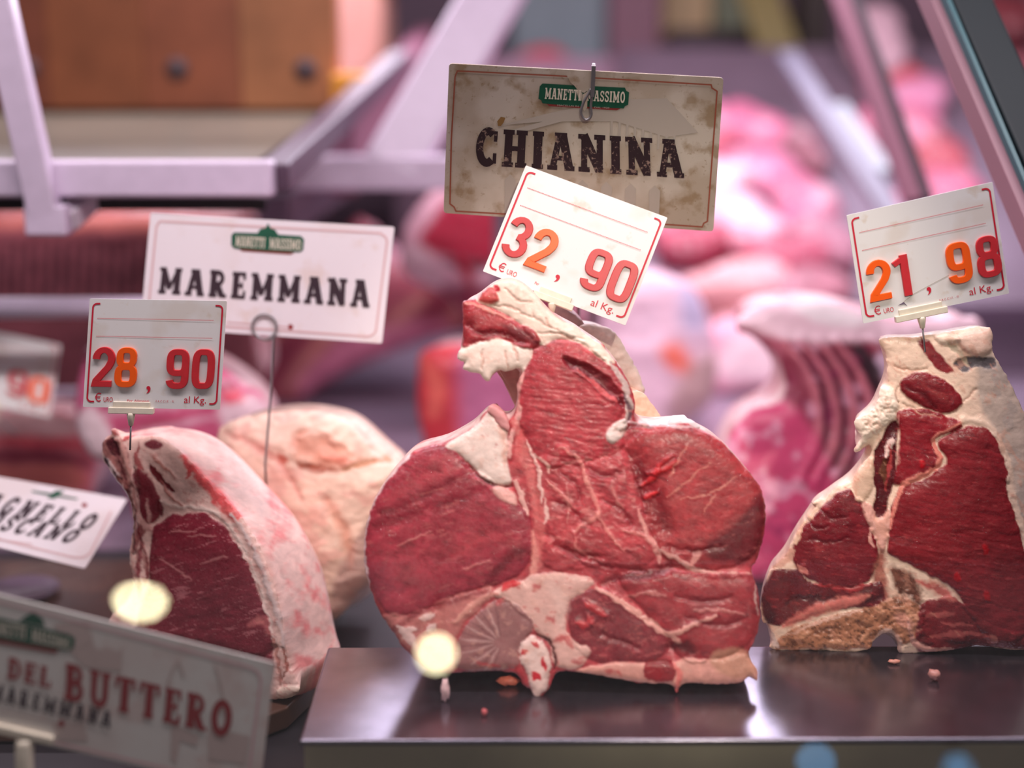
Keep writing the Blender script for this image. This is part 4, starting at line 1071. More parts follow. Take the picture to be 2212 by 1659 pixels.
for q, w, k_ in ((((296, 1130), (304, 1180), (300, 1230), (306, 1280)), 9, (140, 52, 60)), (((276, 1060), (284, 1090), (282, 1120)), 9, (112, 44, 48)), (((318, 1080), (326, 1110), (322, 1135)), 8, (226, 170, 160)), (((312, 1180), (320, 1220), (314, 1260)), 8, (160, 70, 74)), (((288, 1230), (284, 1270), (292, 1300)), 10, (234, 190, 180)), (((258, 990), (272, 1030), (280, 1070)), 8, (100, 34, 42)), (((330, 985), (352, 1010), (380, 1030)), 7, (214, 140, 126)), (((300, 960), (296, 990), (308, 1015)), 12, (186, 84, 84)), (((345, 1040), (370, 1075), (395, 1090)), 6, (190, 110, 100))):
    c.stroke(q, w, k_, soft=4, lean=.3, mix=.9, dh=1.5, warp=7, var=.3)
c.col *= (1 - .12 * c.lean)[:, None]
c.mottle(.4, 20, 12, seed=70, tint=(222, 140, 128), thr=.25, only='fat', ang=.8)
c.mottle(.4, 8, 6, seed=71, tint=(200, 110, 100), thr=.42, only='fat')
c.dome(8, 20); c.relief(.4, 14, 12, only='lean', seed=40); c.relief(.8, 18, 16, only='fat', seed=41)
b0 = pl.hit(np.array(450.0), np.array(1490.0))
tl_ = thing('rib_joint', 'rib end of beef with dark red eye and pink fat side, on wooden board', 'meat', (b0[0], b0[1] + 0.05, -0.04))
c.build(tl_, M['meat'], [(0.006, -3), (0.02, -12), (0.04, -20), (0.06, -22), (0.075, -8), (0.088, 30), (0.096, 80)], M['fat'], (244, 208, 198), 'fat_side', drift=(0.02, 0, -0.26), body_var=.14, body_tint=(238, 118, 120), rim_keep=.004, body_rel=4, tint_more=.06, rim_smooth=26, floor=-.0394)

# pale joint behind it
pq = Plane(640, 1290, 1.20, -12, 16)
c = Cut([(440, 940), (470, 905), (520, 890), (580, 882), (650, 882), (715, 898), (765, 940), (798, 985), (838, 1000), (856, 1032), (842, 1085), (812, 1150), (792, 1245), (745, 1292), (700, 1345), (640, 1350), (560, 1300), (480, 1180), (420, 1040)], pq, step=4, seed=31, base=(238, 204, 184), lean=0, wob=4, label='fat_joint')
c.mottle(.14, 40, 26); c.mottle(.4, 40, 30, seed=3, tint=(232, 160, 150), thr=.15)
c.fill([(630, 940), (655, 928), (700, 935), (745, 975), (760, 1000), (720, 1012), (670, 1005), (640, 985)], (230, 166, 144), pil=-9, R=28, lean=0, soft=26, warp=16)
c.stroke([(650, 945), (690, 938), (720, 955)], 24, (238, 190, 170), dh=10, soft=14, warp=12)
c.stroke([(690, 985), (720, 990), (745, 1000)], 20, (226, 140, 120), dh=8, soft=14, warp=12)
c.stroke([(470, 930), (540, 960), (600, 1000), (650, 1080)], 14, (222, 160, 146), dh=-5, soft=12)
c.stroke([(700, 1080), (740, 1150), (750, 1230)], 22, (226, 170, 148), dh=-8, soft=16)
c.stroke([(640, 1000), (660, 1010), (690, 1012), (730, 1015)], 18, (170, 96, 76), dh=-10, soft=10)
c.stroke([(735, 1015), (780, 1000), (830, 990)], 12, (206, 150, 120), dh=-10)
c.stroke([(600, 985), (612, 1000)], 22, (206, 120, 104), dh=-4, soft=10)
c.dome(80, 150); c.relief(6, 50, 40, seed=4); c.relief(2, 14, 12, seed=5)
b0 = pq.hit(np.array(640.0), np.array(1290.0))
tq = thing('fat_covered_joint', 'pale fat-covered joint with a dimple, behind the left rib end', 'meat', (b0[0], b0[1] + 0.05, -0.04))
c.build(tq, M['fat'], [(0.03, 0), (0.06, 20), (0.08, 60), (0.10, 120)], M['fat'], (236, 204, 186), single='fat_cover', rim_smooth=30, rim_keep=.02, floor=-.0394)

# crumbs and scraps on the tray
def crumb(px, py, z, size, col, label, seed, lift=0.0, stretch=(1, 1, 1)):
    p = atz(np.array(float(px)), np.array(float(py)), z)
    me_v = []; me_f = []
    nu, nv = 12, 8
    for j in range(nv + 1):
        th = math.pi * j / nv
        for i in range(nu):
            ph = 2 * math.pi * i / nu
            d = np.array([math.sin(th) * math.cos(ph) * stretch[0], math.sin(th) * math.sin(ph) * stretch[1], math.cos(th) * stretch[2]])
            rr_ = size * (1 + 0.45 * fbm(np.array(d[0] * 1.7 + 5 + seed), np.array(d[1] * 1.7 + d[2] * 2.3 + 9), seed))
            me_v.append(p + d * rr_ + np.array([0, 0, size * stretch[2] * 0.9]))
    for j in range(nv):
        for i in range(nu):
            me_f.append((j * nu + i, j * nu + (i + 1) % nu, (j + 1) * nu + (i + 1) % nu, (j + 1) * nu + i))
    me_v = np.array(me_v); me_v[:, 2] += z - me_v[:, 2].min()
    o = mesh('meat_scrap', me_v, me_f, simple('scrap_%d' % seed, col, 0.35, noise=.2, nscale=300))
    tag(o, label, 'meat scrap', 'meat scraps on the tray')
crumb(962, 1515, 0.0, 0.0045, (236, 196, 196), 'pale pink scrap standing on the tray left of the middle cut', 1, stretch=(.8, .8, 1.9))
crumb(1046, 1545, 0.0, 0.0024, (226, 110, 112), 'tiny red crumb on the tray in front of the middle cut', 2)
crumb(1098, 1482, 0.0, 0.0050, (226, 120, 96), 'orange-pink scrap under the edge of the middle cut', 3, stretch=(1.7, .9, .8))
crumb(2018, 1470, 0.0, 0.0046, (216, 150, 138), 'larger pink crumb on the tray before the T-bone cut', 4, stretch=(1, .9, .9))
crumb(1931, 1434, 0.0, 0.0030, (222, 150, 130), 'small peach crumb close to the foot of the T-bone cut', 5, stretch=(1.6, .8, .6))

# ------------------------------------------------------------------ price tags
def price_tag(corners, plane, digits, label, clip, pin, euro=True, prefix=None, maker=None, per=None, torn=False):
    """corners bl, br, tr, tl; digits (char, u, v, colour); clip (u0,u1) of the holder; pin the picture point where the needle enters"""
    q = quad_map(corners)
    def uvq(u0, u1, v0, v1):
        P = q(np.array([u0, u1, u1, u0]), np.array([v0, v0, v1, v1])); return [tuple(p) for p in P]
    tip = plane.hit(np.array(float(pin[0])), np.array(float(pin[1])))
    th = thing('price_tag', label, 'price tag', tip, 'price tags')
    card('card', corners, plane, 0.0012, M['paper_white'], th, 2.5)
    wpx = np.hypot(corners[1][0] - corners[0][0], corners[1][1] - corners[0][1])
    L = [(.080, .955)] + arc(.058, .917, .030, .038, 90, 180, 8) + arc(.058, .090, .030, .038, 180, 270, 8) + [(.080, .052)]
    for side in (0, 1):
        pts = [(1 - u if side else u, v) for u, v in L]
        P = q(np.array([p[0] for p in pts]), np.array([p[1] for p in pts]))
        pxline('printed_bracket', P.tolist(), 3.6 * wpx / 300, plane, M['print_tag'], th, 0.0003)
    for v in (.82, .655):
        n = 100
        seg = [[tuple(q(np.array(.065 + .85 * (k + .1) / n), np.array(v))), tuple(q(np.array(.065 + .85 * (k + .62) / n), np.array(v)))] for k in range(n)]
        pxline('dotted_line', seg, 1.7 * wpx / 300, plane, M['print_tag'], th, 0.0003)
    for ch, u, v, m in digits:
        digit(ch, uvq(u - .082, u + .082, v - .185, v + .185), plane, M[m], th)
    # comma
    builtin_text('printed_comma', ',', uvq(.455, .485, .135, .205), plane, M['print_tag'], th, 0.0003)
    if euro:
        # euro sign and letters
        e = [(arc(.5, .5, .38, .44, 50, 310, 16), .11), ([(0, .59), (.7, .59)], .09), ([(0, .42), (.66, .42)], .09)]
        qq = quad_map(uvq(.085, .142, .052, .135))
        v_, F_ = flat_strokes(e, qq, plane, 0.0003)
        mesh('printed_euro_sign', v_, F_, M['print_tag'], th, flat=True)
        builtin_text('printed_lettering', 'URO', uvq(.148, .215, .052, .096), plane, M['print_tag'], th, 0.0003)
    builtin_text('printed_lettering', 'al Kg.', uvq(.735, .895, .035, .118), plane, M['print_tag'], th, 0.0003)
    if maker:
        builtin_text('printed_lettering', 'F.A.C.C.I.F. - FI', uvq(.53, .66, .056, .076), plane, M['print_tag'], th, 0.0003, 1.2)
    if per:
        builtin_text('printed_lettering', per[0], uvq(*per[1]), plane, M['print_tag'], th, 0.0003)
    if torn:
        pxpoly('torn_notch', [[(1939, 660), (1952, 652), (1960, 661), (1953, 657)]], plane, M['grey_metal'], th, 0.0004)
        pxline('tear', [(1952, 652), (1975, 634), (2010, 615), (2050, 594)], 1.2, plane, M['print_sketch'], th, 0.0003)
    # holder: jaw, lip, stem; needle
    u0, u1 = clip
    jaw = np.array(uvq(u0 + .03, u1 - .03, -.03, .058))
    def slab(qd, d0, d1):
        a = plane.hit(qd[:, 0], qd[:, 1], d0); b = plane.hit(qd[:, 0], qd[:, 1], d1)
        return np.vstack([a, b]), [(0, 1, 2, 3), (7, 6, 5, 4), (0, 4, 5, 1), (1, 5, 6, 2), (2, 6, 7, 3), (3, 7, 4, 0)]
    lip = np.array(uvq(u0, u1, -.052, .006)); 
    um = (u0 + u1) / 2
    v_, F_ = merge([slab(jaw, -0.0022, 0.0016), slab(lip, -0.003, 0.0030)])
    h = bevel(mesh('holder', v_, F_, M['plastic'], th), 0.0006, 2)
    a = plane.hit(*q(np.array(um), np.array(-.045)))
    axis = tip - a; Ln = np.linalg.norm(axis)
    mid = a + axis * 0.55
    v_, F_ = tube([a, a + axis * .12, mid, mid + axis * .04], [0.0034, 0.0033, 0.0019, 0.0010], 12)
    mesh('holder_stem', v_, F_, M['plastic'], h)
    v_, F_ = tube([mid, tip, tip + axis / Ln * 0.012], 0.00075, 8)
    mesh('needle', v_, F_, M['wire'], th)
    return th

R_, O_ = 'digit_red', 'digit_orange'
price_tag([(179, 879), (475, 885), (490, 650), (194, 645)], Plane(335, 765, 1.10, 0, 4),
          [('2', .135, .375, R_), ('8', .30, .375, O_), ('9', .675, .368, R_), ('0', .862, .372, R_)],
          'white price tag reading 28,90 pinned in the left rib end', (.19, .52), (282, 940), maker=True, per=('Per Alimenti', (.32, .48, .056, .078)))
price_tag([(1043, 586), (1351, 703), (1442, 470), (1136, 357)], Plane(1240, 530, 1.112, 0, 15),
          [('3', .133, .385, R_), ('2', .312, .362, O_), ('9', .69, .358, R_), ('0', .875, .345, R_)],
          'white price tag reading 32,90 tilted in front of the beige name sign', (.36, .64), (1192, 690), per=('Per', (.345, .375, .056, .080)))
price_tag([(1865, 699), (2180, 634), (2144, 393), (1829, 465)], Plane(2000, 545, 1.108, 0, 3),
          [('2', .150, .36, O_), ('1', .315, .355, R_), ('9', .695, .362, O_), ('8', .895, .362, R_)],
          'white price tag reading 21,98 with a torn corner, pinned in the T-bone cut', (.215, .57), (1995, 728), maker=True, torn=True)

# ------------------------------------------------------------------ name signs
def badge(poly, ribbon_poly, text_quads, ribbon_quad, plane, parent, crown=None):
    b = pxpoly('badge', [poly], plane, M['print_green'], parent, 0.0004)
    if ribbon_poly: pxpoly('badge_ribbon', [ribbon_poly], plane, M['print_ribbon'], b, 0.00035)
    if crown: pxpoly('badge_crest', crown, plane, M['print_green'], b, 0.00036)
    for tx, qd in text_quads:
        word('badge_lettering', tx, qd, plane, M['print_cream'], b, 0.0006)
    for tx, qd in ribbon_quad or (): builtin_text('ribbon_lettering', tx, qd, plane, M['print_sketch'], b, 0.0005)
    return b

# beige sign above the middle joint
ps = Plane(1262, 318, 1.150, 0, -16)
th = thing('name_sign', 'large beige stained sign reading CHIANINA above the middle cut', 'sign', at(np.array(1262.0), np.array(500.0), 1.156), 'butcher name signs')
card('card', [(958, 460), (1541, 500), (1563, 168), (970, 137)], ps, 0.0012, M['paper_beige'], th, 8)
# faint drawing of a columned hall
sk = [[(1082, 270), (1205, 240), (1330, 215), (1440, 212), (1508, 286), (1440, 296), (1330, 262), (1180, 262)],
      [(1100, 282), (1200, 255), (1215, 262), (1110, 290)]]
for k in range(9):
    x = 1320 + k * 17; sk.append([(x, 240 + k * 2), (x + 5, 240 + k * 2), (x + 2, 310 + k * 2), (x - 3, 310 + k * 2)])
for k in range(7):
    x = 1090 + k * 52; y = 388 + k * 4
    sk.append([(x, y), (x + 12, y - 12), (x + 24, y), (x + 20, y + 78), (x, y + 76)])
pxpoly('printed_drawing', sk, ps, M['print_sketch'], th, 0.0002)
br = [(985, 160), (988, 153), (1195, 163), (1300, 169), (1536, 183), (1538, 190), (1549, 197), (1528, 478), (1520, 482), (1517, 490), (1230, 470), (985, 456), (981, 447), (972, 440), (975, 300), (983, 166), (985, 160)]
pxline('printed_border', br, 3.2, ps, M['print_line'], th, 0.0003)
word('printed_name', 'CHIANINA', [(1024, 355), (1478, 384), (1474, 302), (1030, 276)], ps, M['print_brown'], th, 0.0005, gap=.10, weight=1.22)
badge([(1166, 186), (1172, 180), (1240, 184), (1350, 189), (1353, 196), (1359, 199), (1357, 226), (1350, 229), (1347, 234), (1240, 229), (1172, 223), (1169, 216), (1163, 213)],
      [(1180, 223), (1345, 232), (1332, 238), (1186, 229)],
      [('MANETTI', [(1176, 213), (1254, 217), (1256, 194), (1178, 189)]), ('MASSIMO', [(1266, 217), (1350, 222), (1351, 198), (1268, 194)])],
      [('MACELLAI IN', [(1204, 228.6), (1250, 231), (1250, 227.5), (1204, 225)]), ('DAL 1920', [(1284, 233), (1316, 234.6), (1316, 231), (1284, 229.5)])], ps, th)
pxpoly('worn_patch', [[(1222, 158), (1236, 152), (1262, 156), (1279, 162), (1276, 190), (1262, 200), (1250, 196), (1240, 184), (1232, 178)], [(1244, 192), (1258, 200), (1256, 218), (1250, 214)], [(1258, 204), (1270, 196), (1268, 232), (1262, 240), (1256, 230)]], ps, M['paper_beige'], th, 0.0007)
dr = [[(1076, 272), (1074, 262), (1082, 252), (1092, 254), (1088, 264), (1082, 272)]]
pxpoly('brown_stain', dr, ps, M['stain'], th, 0.0003)
# wire clip over the top edge, and the rod that carries the sign from behind
loop = [(1282, 139), (1281, 175), (1279, 200), (1276, 225), (1277, 245), (1272, 254), (1264, 256), (1257, 249), (1255, 236), (1262, 215), (1272, 198), (1276, 190)]
P = np.array([ps.hit(np.array(float(x)), np.array(float(y)), 0.0028) for x, y in loop])
v, f = tube(smooth_line(P, 5), 0.0011, 8)
clip = mesh('wire_clip', v, f, M['wire'], th)
v, f = box_between(ps.hit(np.array(1282.0), np.array(139.0), 0.0035), ps.hit(np.array(1279.0), np.array(206.0), 0.0035), np.array([0.0016, 0, 0]), ps.n * 0.0011)
mesh('clip_tongue', v, f, M['wire'], clip, flat=True)
a = ps.hit(np.array(1283.0), np.array(141.0), 0.003); b_ = a - ps.n * 0.008
bb = ps.hit(np.array(1262.0), np.array(500.0), -0.006)
rod = [a, b_, bb, bb + np.array([0, .07, -.015]), np.array([bb[0], bb[1] + .085, 0.06]), np.array([bb[0], bb[1] + 0.085, deckz])]
v, f = tube(rod, 0.0012, 8)
mesh('rod', v, f, M['wire'], th)

# white sign on a ring stand, behind the left joint
ps = Plane(580, 600, 1.26, 0, 12)
foot = np.array([0, 0, 0])
fp = at(np.array(573.0), np.array(1002.0), 1.215)
th = thing('name_sign', 'white sign reading MAREMMANA on a thin ring-topped wire stand', 'sign', fp, 'butcher name signs')
card('card', [(303, 706), (825, 742), (852, 490), (325, 460)], ps, 0.0012, M['paper_lilac'], th, 5)
br = [(345, 478), (822, 504), (833, 512), (836, 522), (812, 715), (805, 724), (795, 727), (330, 694), (323, 688), (320, 676), (338, 490), (345, 478)]
pxline('printed_border', br, 4.5, ps, M['print_pink'], th, 0.0003)
word('printed_name', 'MAREMMANA', [(340, 633), (798, 664), (800, 606), (346, 577)], ps, M['print_dark'], th, 0.0005, gap=.16, weight=1.3)
badge([(500, 508), (506, 502), (560, 504), (650, 510), (657, 517), (655, 540), (648, 545), (570, 542), (506, 537), (500, 530)], [(516, 538), (636, 546), (628, 550), (524, 543)],
      [('MANETTI', [(508, 532), (572, 536), (574, 514), (510, 509)]), ('MASSIMO', [(582, 537), (650, 541), (651, 518), (583, 514)])], None, ps, th,
      crown=[[(556, 504), (562, 495), (578, 491), (594, 496), (602, 507)], [(574, 492), (579, 482), (585, 493)]])
pxline('printed_rule', [[(490, 696), (552, 701)], [(598, 704), (628, 708)]], 3, ps, M['print_pink'], th, 0.0003)
pxpoly('printed_dot', [[(622, 703), (628, 700), (634, 704), (632, 711), (625, 713)]], ps, M['print_red'], th, 0.0004)
cx, cy, r = 572, 706, 26
ring = [ps.hit(np.array(cx + r * math.cos(t)), np.array(cy + r * math.sin(t) * 1.03), 0.0022) for t in np.linspace(0.4, 2 * math.pi + 0.2, 26)]
end = ps.hit(np.array(592.0), np.array(730.0), 0.0022)
v, f = tube(ring + [end, fp + (end - fp) * .5 + np.array([0.0008, 0, 0]), fp, fp + np.array([0, 0.0, -0.02])], 0.0011, 8)
st = mesh('wire_stand', v, f, M['wire'], th)
ring2 = [ps.hit(np.array(cx + 3 + r * math.cos(t)), np.array(cy + 2 + r * math.sin(t) * 1.03), -0.0035) for t in np.linspace(0.2, 2 * math.pi, 22)]
v, f = tube(ring2, 0.0011, 8)
mesh('wire_loop', v, f, M['wire'], st)

# white sign lying back at the left edge
ps = Plane(150, 1190, 1.225, 8, 52)
th = thing('name_sign', 'white sign reading AGNELLO TOSCANO leaning far back at the left edge', 'sign', ps.hit(np.array(-60.0), np.array(1160.0)), 'butcher name signs')
card('card', [(-330, 1102), (183, 1228), (275, 1078), (-285, 980)], ps, 0.0012, M['paper_lilac'], th, 5)
pxline('printed_border', [(-290, 1095), (160, 1205), (180, 1205), (195, 1195), (240, 1105)], 4, ps, M['print_pink'], th, 0.0003)
word('printed_name', 'AGNELLO', [(-46, 1103), (190, 1146), (219, 1114), (-10, 1066)], ps, M['print_dark'], th, 0.0005, gap=.30, weight=1.3)
word('printed_name', 'TOSCANO', [(-72, 1132), (152, 1174), (181, 1148), (-36, 1098)], ps, M['print_dark'], th, 0.0005, gap=.24, weight=1.25)
badge([(68, 1060), (110, 1066), (168, 1077), (166, 1080), (112, 1072), (70, 1064)], None, [], None, ps, th, crown=[[(102, 1076), (120, 1060), (140, 1060), (118, 1078)]])
pxline('printed_rule', [(-60, 1158), (70, 1176)], 2.2, ps, M['print_pink'], th, 0.0003)
pxpoly('printed_dot', [[(176, 1090), (183, 1086), (189, 1090), (186, 1096), (178, 1096)]], ps, M['print_red'], th, 0.0004)
a = ps.hit(np.array(-60.0), np.array(1100.0), -0.003)
v, f = tube([a, a + np.array([0, 0.004, -0.01]), np.array([a[0], a[1] + 0.006, -0.040])], 0.0028, 10)
mesh('support_peg', v, f, M['plastic'], th)

# grey white sign in front
ps = Plane(300, 1500, 0.90, 6, 3)
bt = ps.hit(np.array(60.0), np.array(1590.0))
th = thing('name_sign', 'white sign reading DEL BUTTERO MAREMMANA at the lower left corner', 'sign', (bt[0], bt[1], deckz), 'butcher name signs')
card('card', [(-470, 1476), (560, 1716), (594, 1433), (-445, 1174)], ps, 0.0016, M['paper_grey'], th, 4)
# faint drawing: a horseman's landscape
sk = [[(115, 1348), (190, 1340), (205, 1400), (250, 1410), (265, 1400), (262, 1450), (180, 1440), (150, 1405)],
      [(225, 1395), (265, 1412), (258, 1446), (215, 1436)],
      [(370, 1560), (430, 1590), (425, 1612), (390, 1600), (380, 1650), (368, 1640)],
      [(450, 1570), (540, 1590), (530, 1650), (450, 1640)],
      [(110, 1560), (180, 1560), (190, 1600), (130, 1600)]]
pxpoly('printed_drawing', sk, ps, M['print_sketch_pink'], th, 0.0002)
pxline('printed_drawing_line', [[(362, 1480), (372, 1448), (386, 1428), (398, 1462)], [(464, 1434), (474, 1470), (484, 1515)], [(170, 1400), (195, 1380), (205, 1430)]], 5, ps, M['print_sketch_pink'], th, 0.00025)
br = [(-420, 1196), (110, 1328), (540, 1441), (556, 1450), (564, 1468), (536, 1680), (526, 1692), (510, 1694), (-430, 1476)]
pxline('printed_border', br, 6, ps, M['print_pink'], th, 0.0003)
word('printed_name', 'DEL', [(14, 1464), (110, 1487), (114, 1443), (18, 1419)], ps, M['print_red'], th, 0.0005, gap=.12, weight=1.2)
word('printed_name', 'BUTTERO', [(136, 1508), (498, 1592), (506, 1519), (140, 1432)], ps, M['print_red'], th, 0.0005, gap=.10, weight=1.25)
word('printed_name', 'MAREMMANA', [(-22, 1510), (238, 1572), (244, 1538), (-17, 1474)], ps, M['print_dark'], th, 0.0005, gap=.24, weight=1.25)
badge([(-60, 1326), (0, 1334), (150, 1370), (162, 1378), (160, 1398), (148, 1406), (60, 1392), (-60, 1368)], [(-60, 1370), (130, 1402), (120, 1412), (-60, 1380)],
      [('MANETTI', [(-36, 1364), (56, 1380), (58, 1352), (-34, 1336)]), ('MASSIMO', [(68, 1384), (150, 1402), (152, 1380), (70, 1356)])], None, ps, th,
      crown=[[(40, 1342), (56, 1330), (72, 1322), (92, 1336), (98, 1354)]])
pxline('printed_rule', [(0, 1535), (120, 1562)], 3, ps, M['print_sketch_pink'], th, 0.0003)
pxpoly('printed_dot', [[(126, 1560), (133, 1553), (140, 1560), (136, 1570), (128, 1569)]], ps, M['print_red'], th, 0.0004)
# clear holder and white peg
qd = np.array([(-10, 1560), (118, 1590), (116, 1606), (-14, 1578)], float)
a = ps.hit(qd[:, 0], qd[:, 1], 0.004); b_ = ps.hit(qd[:, 0], qd[:, 1], -0.005)
v = np.vstack([a, b_])
h = bevel(mesh('holder', v, [(0, 3, 2, 1), (4, 5, 6, 7), (0, 1, 5, 4), (1, 2, 6, 5), (2, 3, 7, 6), (3, 0, 4, 7)], M['plastic'], th), 0.0008, 2)
tp = ps.hit(np.array(53.0), np.array(1596.0)); lo = ps.hit(np.array(53.0), np.array(1656.0))
v, f = tube([tp, tp + (lo - tp) * .15, lo, np.array([lo[0], lo[1], deckz])], [0.0055, 0.0062, 0.0062, 0.0062], 16)
mesh('peg', v, f, M['plastic'], h)

# small grey-mauve dish edge beside it
p0 = atz(np.array(60.0), np.array(1290.0), -0.03)
o = None
n = 36
rings = [(0.0, 0.0), (0.030, 0.001), (0.036, 0.006), (0.038, 0.006), (0.031, -0.001), (0.0, -0.002)]
V = []; F = []
for r_, z_ in rings:
    for k in range(n):
        t_ = 2 * math.pi * k / n
        V.append((p0[0] - 0.018 + r_ * math.cos(t_), p0[1] + 0.03 + r_ * math.sin(t_), -0.038 + z_))
for j in range(len(rings) - 1):
    for k in range(n):
        F.append((j * n + k, j * n + (k + 1) % n, (j + 1) * n + (k + 1) % n, (j + 1) * n + k))
tag(mesh('small_dish', V, F, simple('mauve_enamel', (112, 92, 112), 0.4)), 'small grey-mauve dish on the board behind the lower left sign', 'dish')

# far blurred price tag at the left edge
price_tag([(-150, 850), (108, 902), (131, 745), (-130, 690)], Plane(40, 800, 1.525, 0, 32),
          [('9', .70, .36, R_), ('0', .88, .33, O_)], 'blurred lilac price tag behind the ribs at the left edge', (.3, .6), (20, 925), euro=False)

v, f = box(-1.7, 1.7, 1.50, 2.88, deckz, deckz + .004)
tag(mesh('steel_liner', v, f, simple('mauve_steel_liner', (158, 140, 160), .3, metal=.35, noise=.12, nscale=5), flat=True), 'mauve steel liner of the case floor behind the front row', 'liner', kind='structure')  # lighter sheet over the shade-dark deck, behind the front row
# ------------------------------------------------------------------ meat behind, on the deck
def far_cut(name, label, poly, Y, col, base_py=None, yaw=0, el=12, depth=0.12, seed=1, step=7, dome=30, R=70, paint=None, kind_name='meat', group=None, fat=(232, 196, 198), z0=None, lean=.8, px0=None):
    poly = np.asarray(poly, float)
    px0 = poly[:, 0].mean() if px0 is None else px0
    py = poly[:, 1].max() if base_py is None else base_py
    p = Plane(px0, py, Y, yaw, el)
    c = Cut(poly, p, step=step, seed=seed, base=col, lean=lean, wob=5, label=name, smooth_n=4, wscale=30)
    c.mottle(.2, 60, 40)
    if paint: paint(c)
    c.dome(dome, R); c.relief(dome * .15, 60, 40, seed=3)
    b = p.hit(np.array(px0), np.array(py))
    th = thing(name, label, kind_name, (b[0], b[1] + depth * .4, z0 if z0 is not None else deckz), group)
    c.build(th, M['meat_far'], [(depth * .3, -3), (depth * .7, 6), (depth, 40)], M['meat_far'], fat, 'body', body_tint=(206, 110, 120), rim_smooth=30)
    return th

# rolled roast behind the left price tag
def paint(c):
    c.stroke([(180, 800), (175, 860), (200, 900)], 60, (214, 110, 150), soft=30, lean=1, mix=.7)
    for q in (((200, 905), (300, 880), (420, 870), (540, 830)), ((230, 950), (340, 925), (470, 900)), ((330, 860), (430, 845), (520, 810))):
        c.stroke(q, 16, (244, 196, 214), soft=8, mix=.8)
    for q in (((240, 880), (380, 855), (500, 825)), ((260, 930), (400, 905))):
        c.stroke(q, 20, (178, 60, 90), soft=12, mix=.7, lean=1)
    c.fill([(160, 900), (200, 880), (240, 930), (240, 1000), (180, 1010), (150, 960)], (248, 222, 228), soft=16, lean=0, label='fat')
    c.fill([(470, 880), (520, 850), (570, 870), (580, 930), (500, 950)], (248, 214, 224), soft=16, lean=0)
    c.stroke([(480, 850), (520, 862)], 30, (238, 84, 110), soft=14, lean=1)
far_cut('rolled_roast', 'pink rolled roast with a fat edge behind the 28,90 price tag', [(165, 790), (185, 745), (260, 735), (370, 745), (470, 790), (520, 830), (560, 850), (580, 900), (600, 1000), (600, 1180), (560, 1230), (330, 1230), (280, 1100), (235, 1010), (190, 985), (160, 930), (155, 860)],
        1.45, (214, 96, 134), base_py=1230, el=14, seed=41, paint=paint, depth=.10, px0=450)
# slab at the far left
def paint(c):
    c.fill([(-60, 900), (60, 885), (160, 900), (180, 930), (100, 945), (-60, 940)], (240, 190, 190), soft=12, lean=0)
    c.stroke([(-60, 948), (80, 955), (190, 960)], 22, (238, 96, 110), soft=12, lean=1)
    c.stroke([(-60, 985), (80, 985), (180, 1000)], 34, (150, 60, 80), soft=16, lean=1)
    c.fill([(-60, 1010), (80, 1005), (170, 1010), (160, 1060), (-60, 1060)], (238, 140, 130), soft=14, lean=.4)
far_cut('meat_slab', 'layered pink and peach meat slab below the blurred tag at the left edge', [(-120, 890), (0, 878), (120, 880), (190, 905), (205, 950), (195, 1010), (180, 1090), (100, 1130), (-120, 1120)], 1.62, (226, 130, 140), base_py=1130, seed=42, paint=paint, el=20, depth=.14)
# rib rack behind the ring-stand sign
def paint(c):
    for k in range(7):
        x = 470 + k * 75
        c.stroke([(x, 880 - k * 18), (x + 70, 780 - k * 18), (x + 150, 690 - k * 14)], 30, (150, 62, 84) if k % 2 else (222, 150, 142), soft=16, lean=k % 2)
    c.stroke([(655, 830), (740, 770), (830, 735), (960, 700)], 60, (236, 150, 180), soft=20, lean=.3)
far_cut('rib_rack', 'rack of ribs slanting up to the right behind the ring-stand sign', [(430, 760), (480, 700), (560, 640), (660, 600), (760, 470), (800, 480), (860, 560), (950, 560), (1050, 620), (1060, 690), (960, 715), (860, 750), (760, 790), (690, 830), (640, 862), (560, 875), (480, 870), (430, 840)],
        2.22, (170, 84, 100), base_py=868, seed=43, paint=paint, el=22, px0=560, depth=.14, fat=(206, 150, 168))
# red chunk left of the middle joint
def paint(c):
    c.fill([(1000, 760), (1130, 790), (1160, 900), (1100, 1000), (1010, 1000), (990, 900)], (206, 120, 160), soft=40, lean=.6)
    c.stroke([(920, 780), (945, 840), (930, 900)], 40, (255, 128, 112), soft=20, mix=.8, lean=1)
far_cut('red_meat_block', 'bright red meat block just left of the middle cut neck', [(905, 770), (930, 748), (990, 740), (1100, 745), (1200, 780), (1240, 900), (1230, 1040), (1100, 1062), (940, 1055), (915, 960), (900, 860)], 1.72, (222, 66, 78), base_py=1060, seed=44, paint=paint, el=14, depth=.09)
# dark red steak cut with fat edge under the beige sign
def paint(c):
    c.fill([(902, 520), (930, 480), (960, 440), (1040, 400), (1180, 420), (1220, 560), (1120, 580), (1000, 560), (930, 545)], (186, 42, 70), soft=14, lean=1, label='muscle')
    c.stroke([(960, 560), (1010, 575), (1070, 570)], 26, (110, 30, 48), soft=14, lean=1)
    c.stroke([(985, 550), (1010, 590), (1015, 640)], 24, (196, 24, 60), soft=12, lean=1)
    c.fill([(940, 610), (990, 620), (1240, 640), (1240, 960), (1020, 960), (990, 720)], (150, 60, 84), soft=24, lean=1)
    c.fill([(865, 540), (905, 530), (960, 590), (940, 640), (880, 610)], (246, 214, 220), soft=16, lean=0)
far_cut('steak_joint', 'dark red joint with a broad white fat edge behind the beige sign', [(862, 560), (870, 500), (905, 440), (950, 400), (1050, 360), (1200, 380), (1260, 560), (1270, 800), (1260, 940), (1060, 960), (1020, 760), (990, 650), (930, 620), (880, 600)],
        2.0, (240, 190, 204), base_py=955, seed=45, paint=paint, el=10, px0=1160, depth=.18)
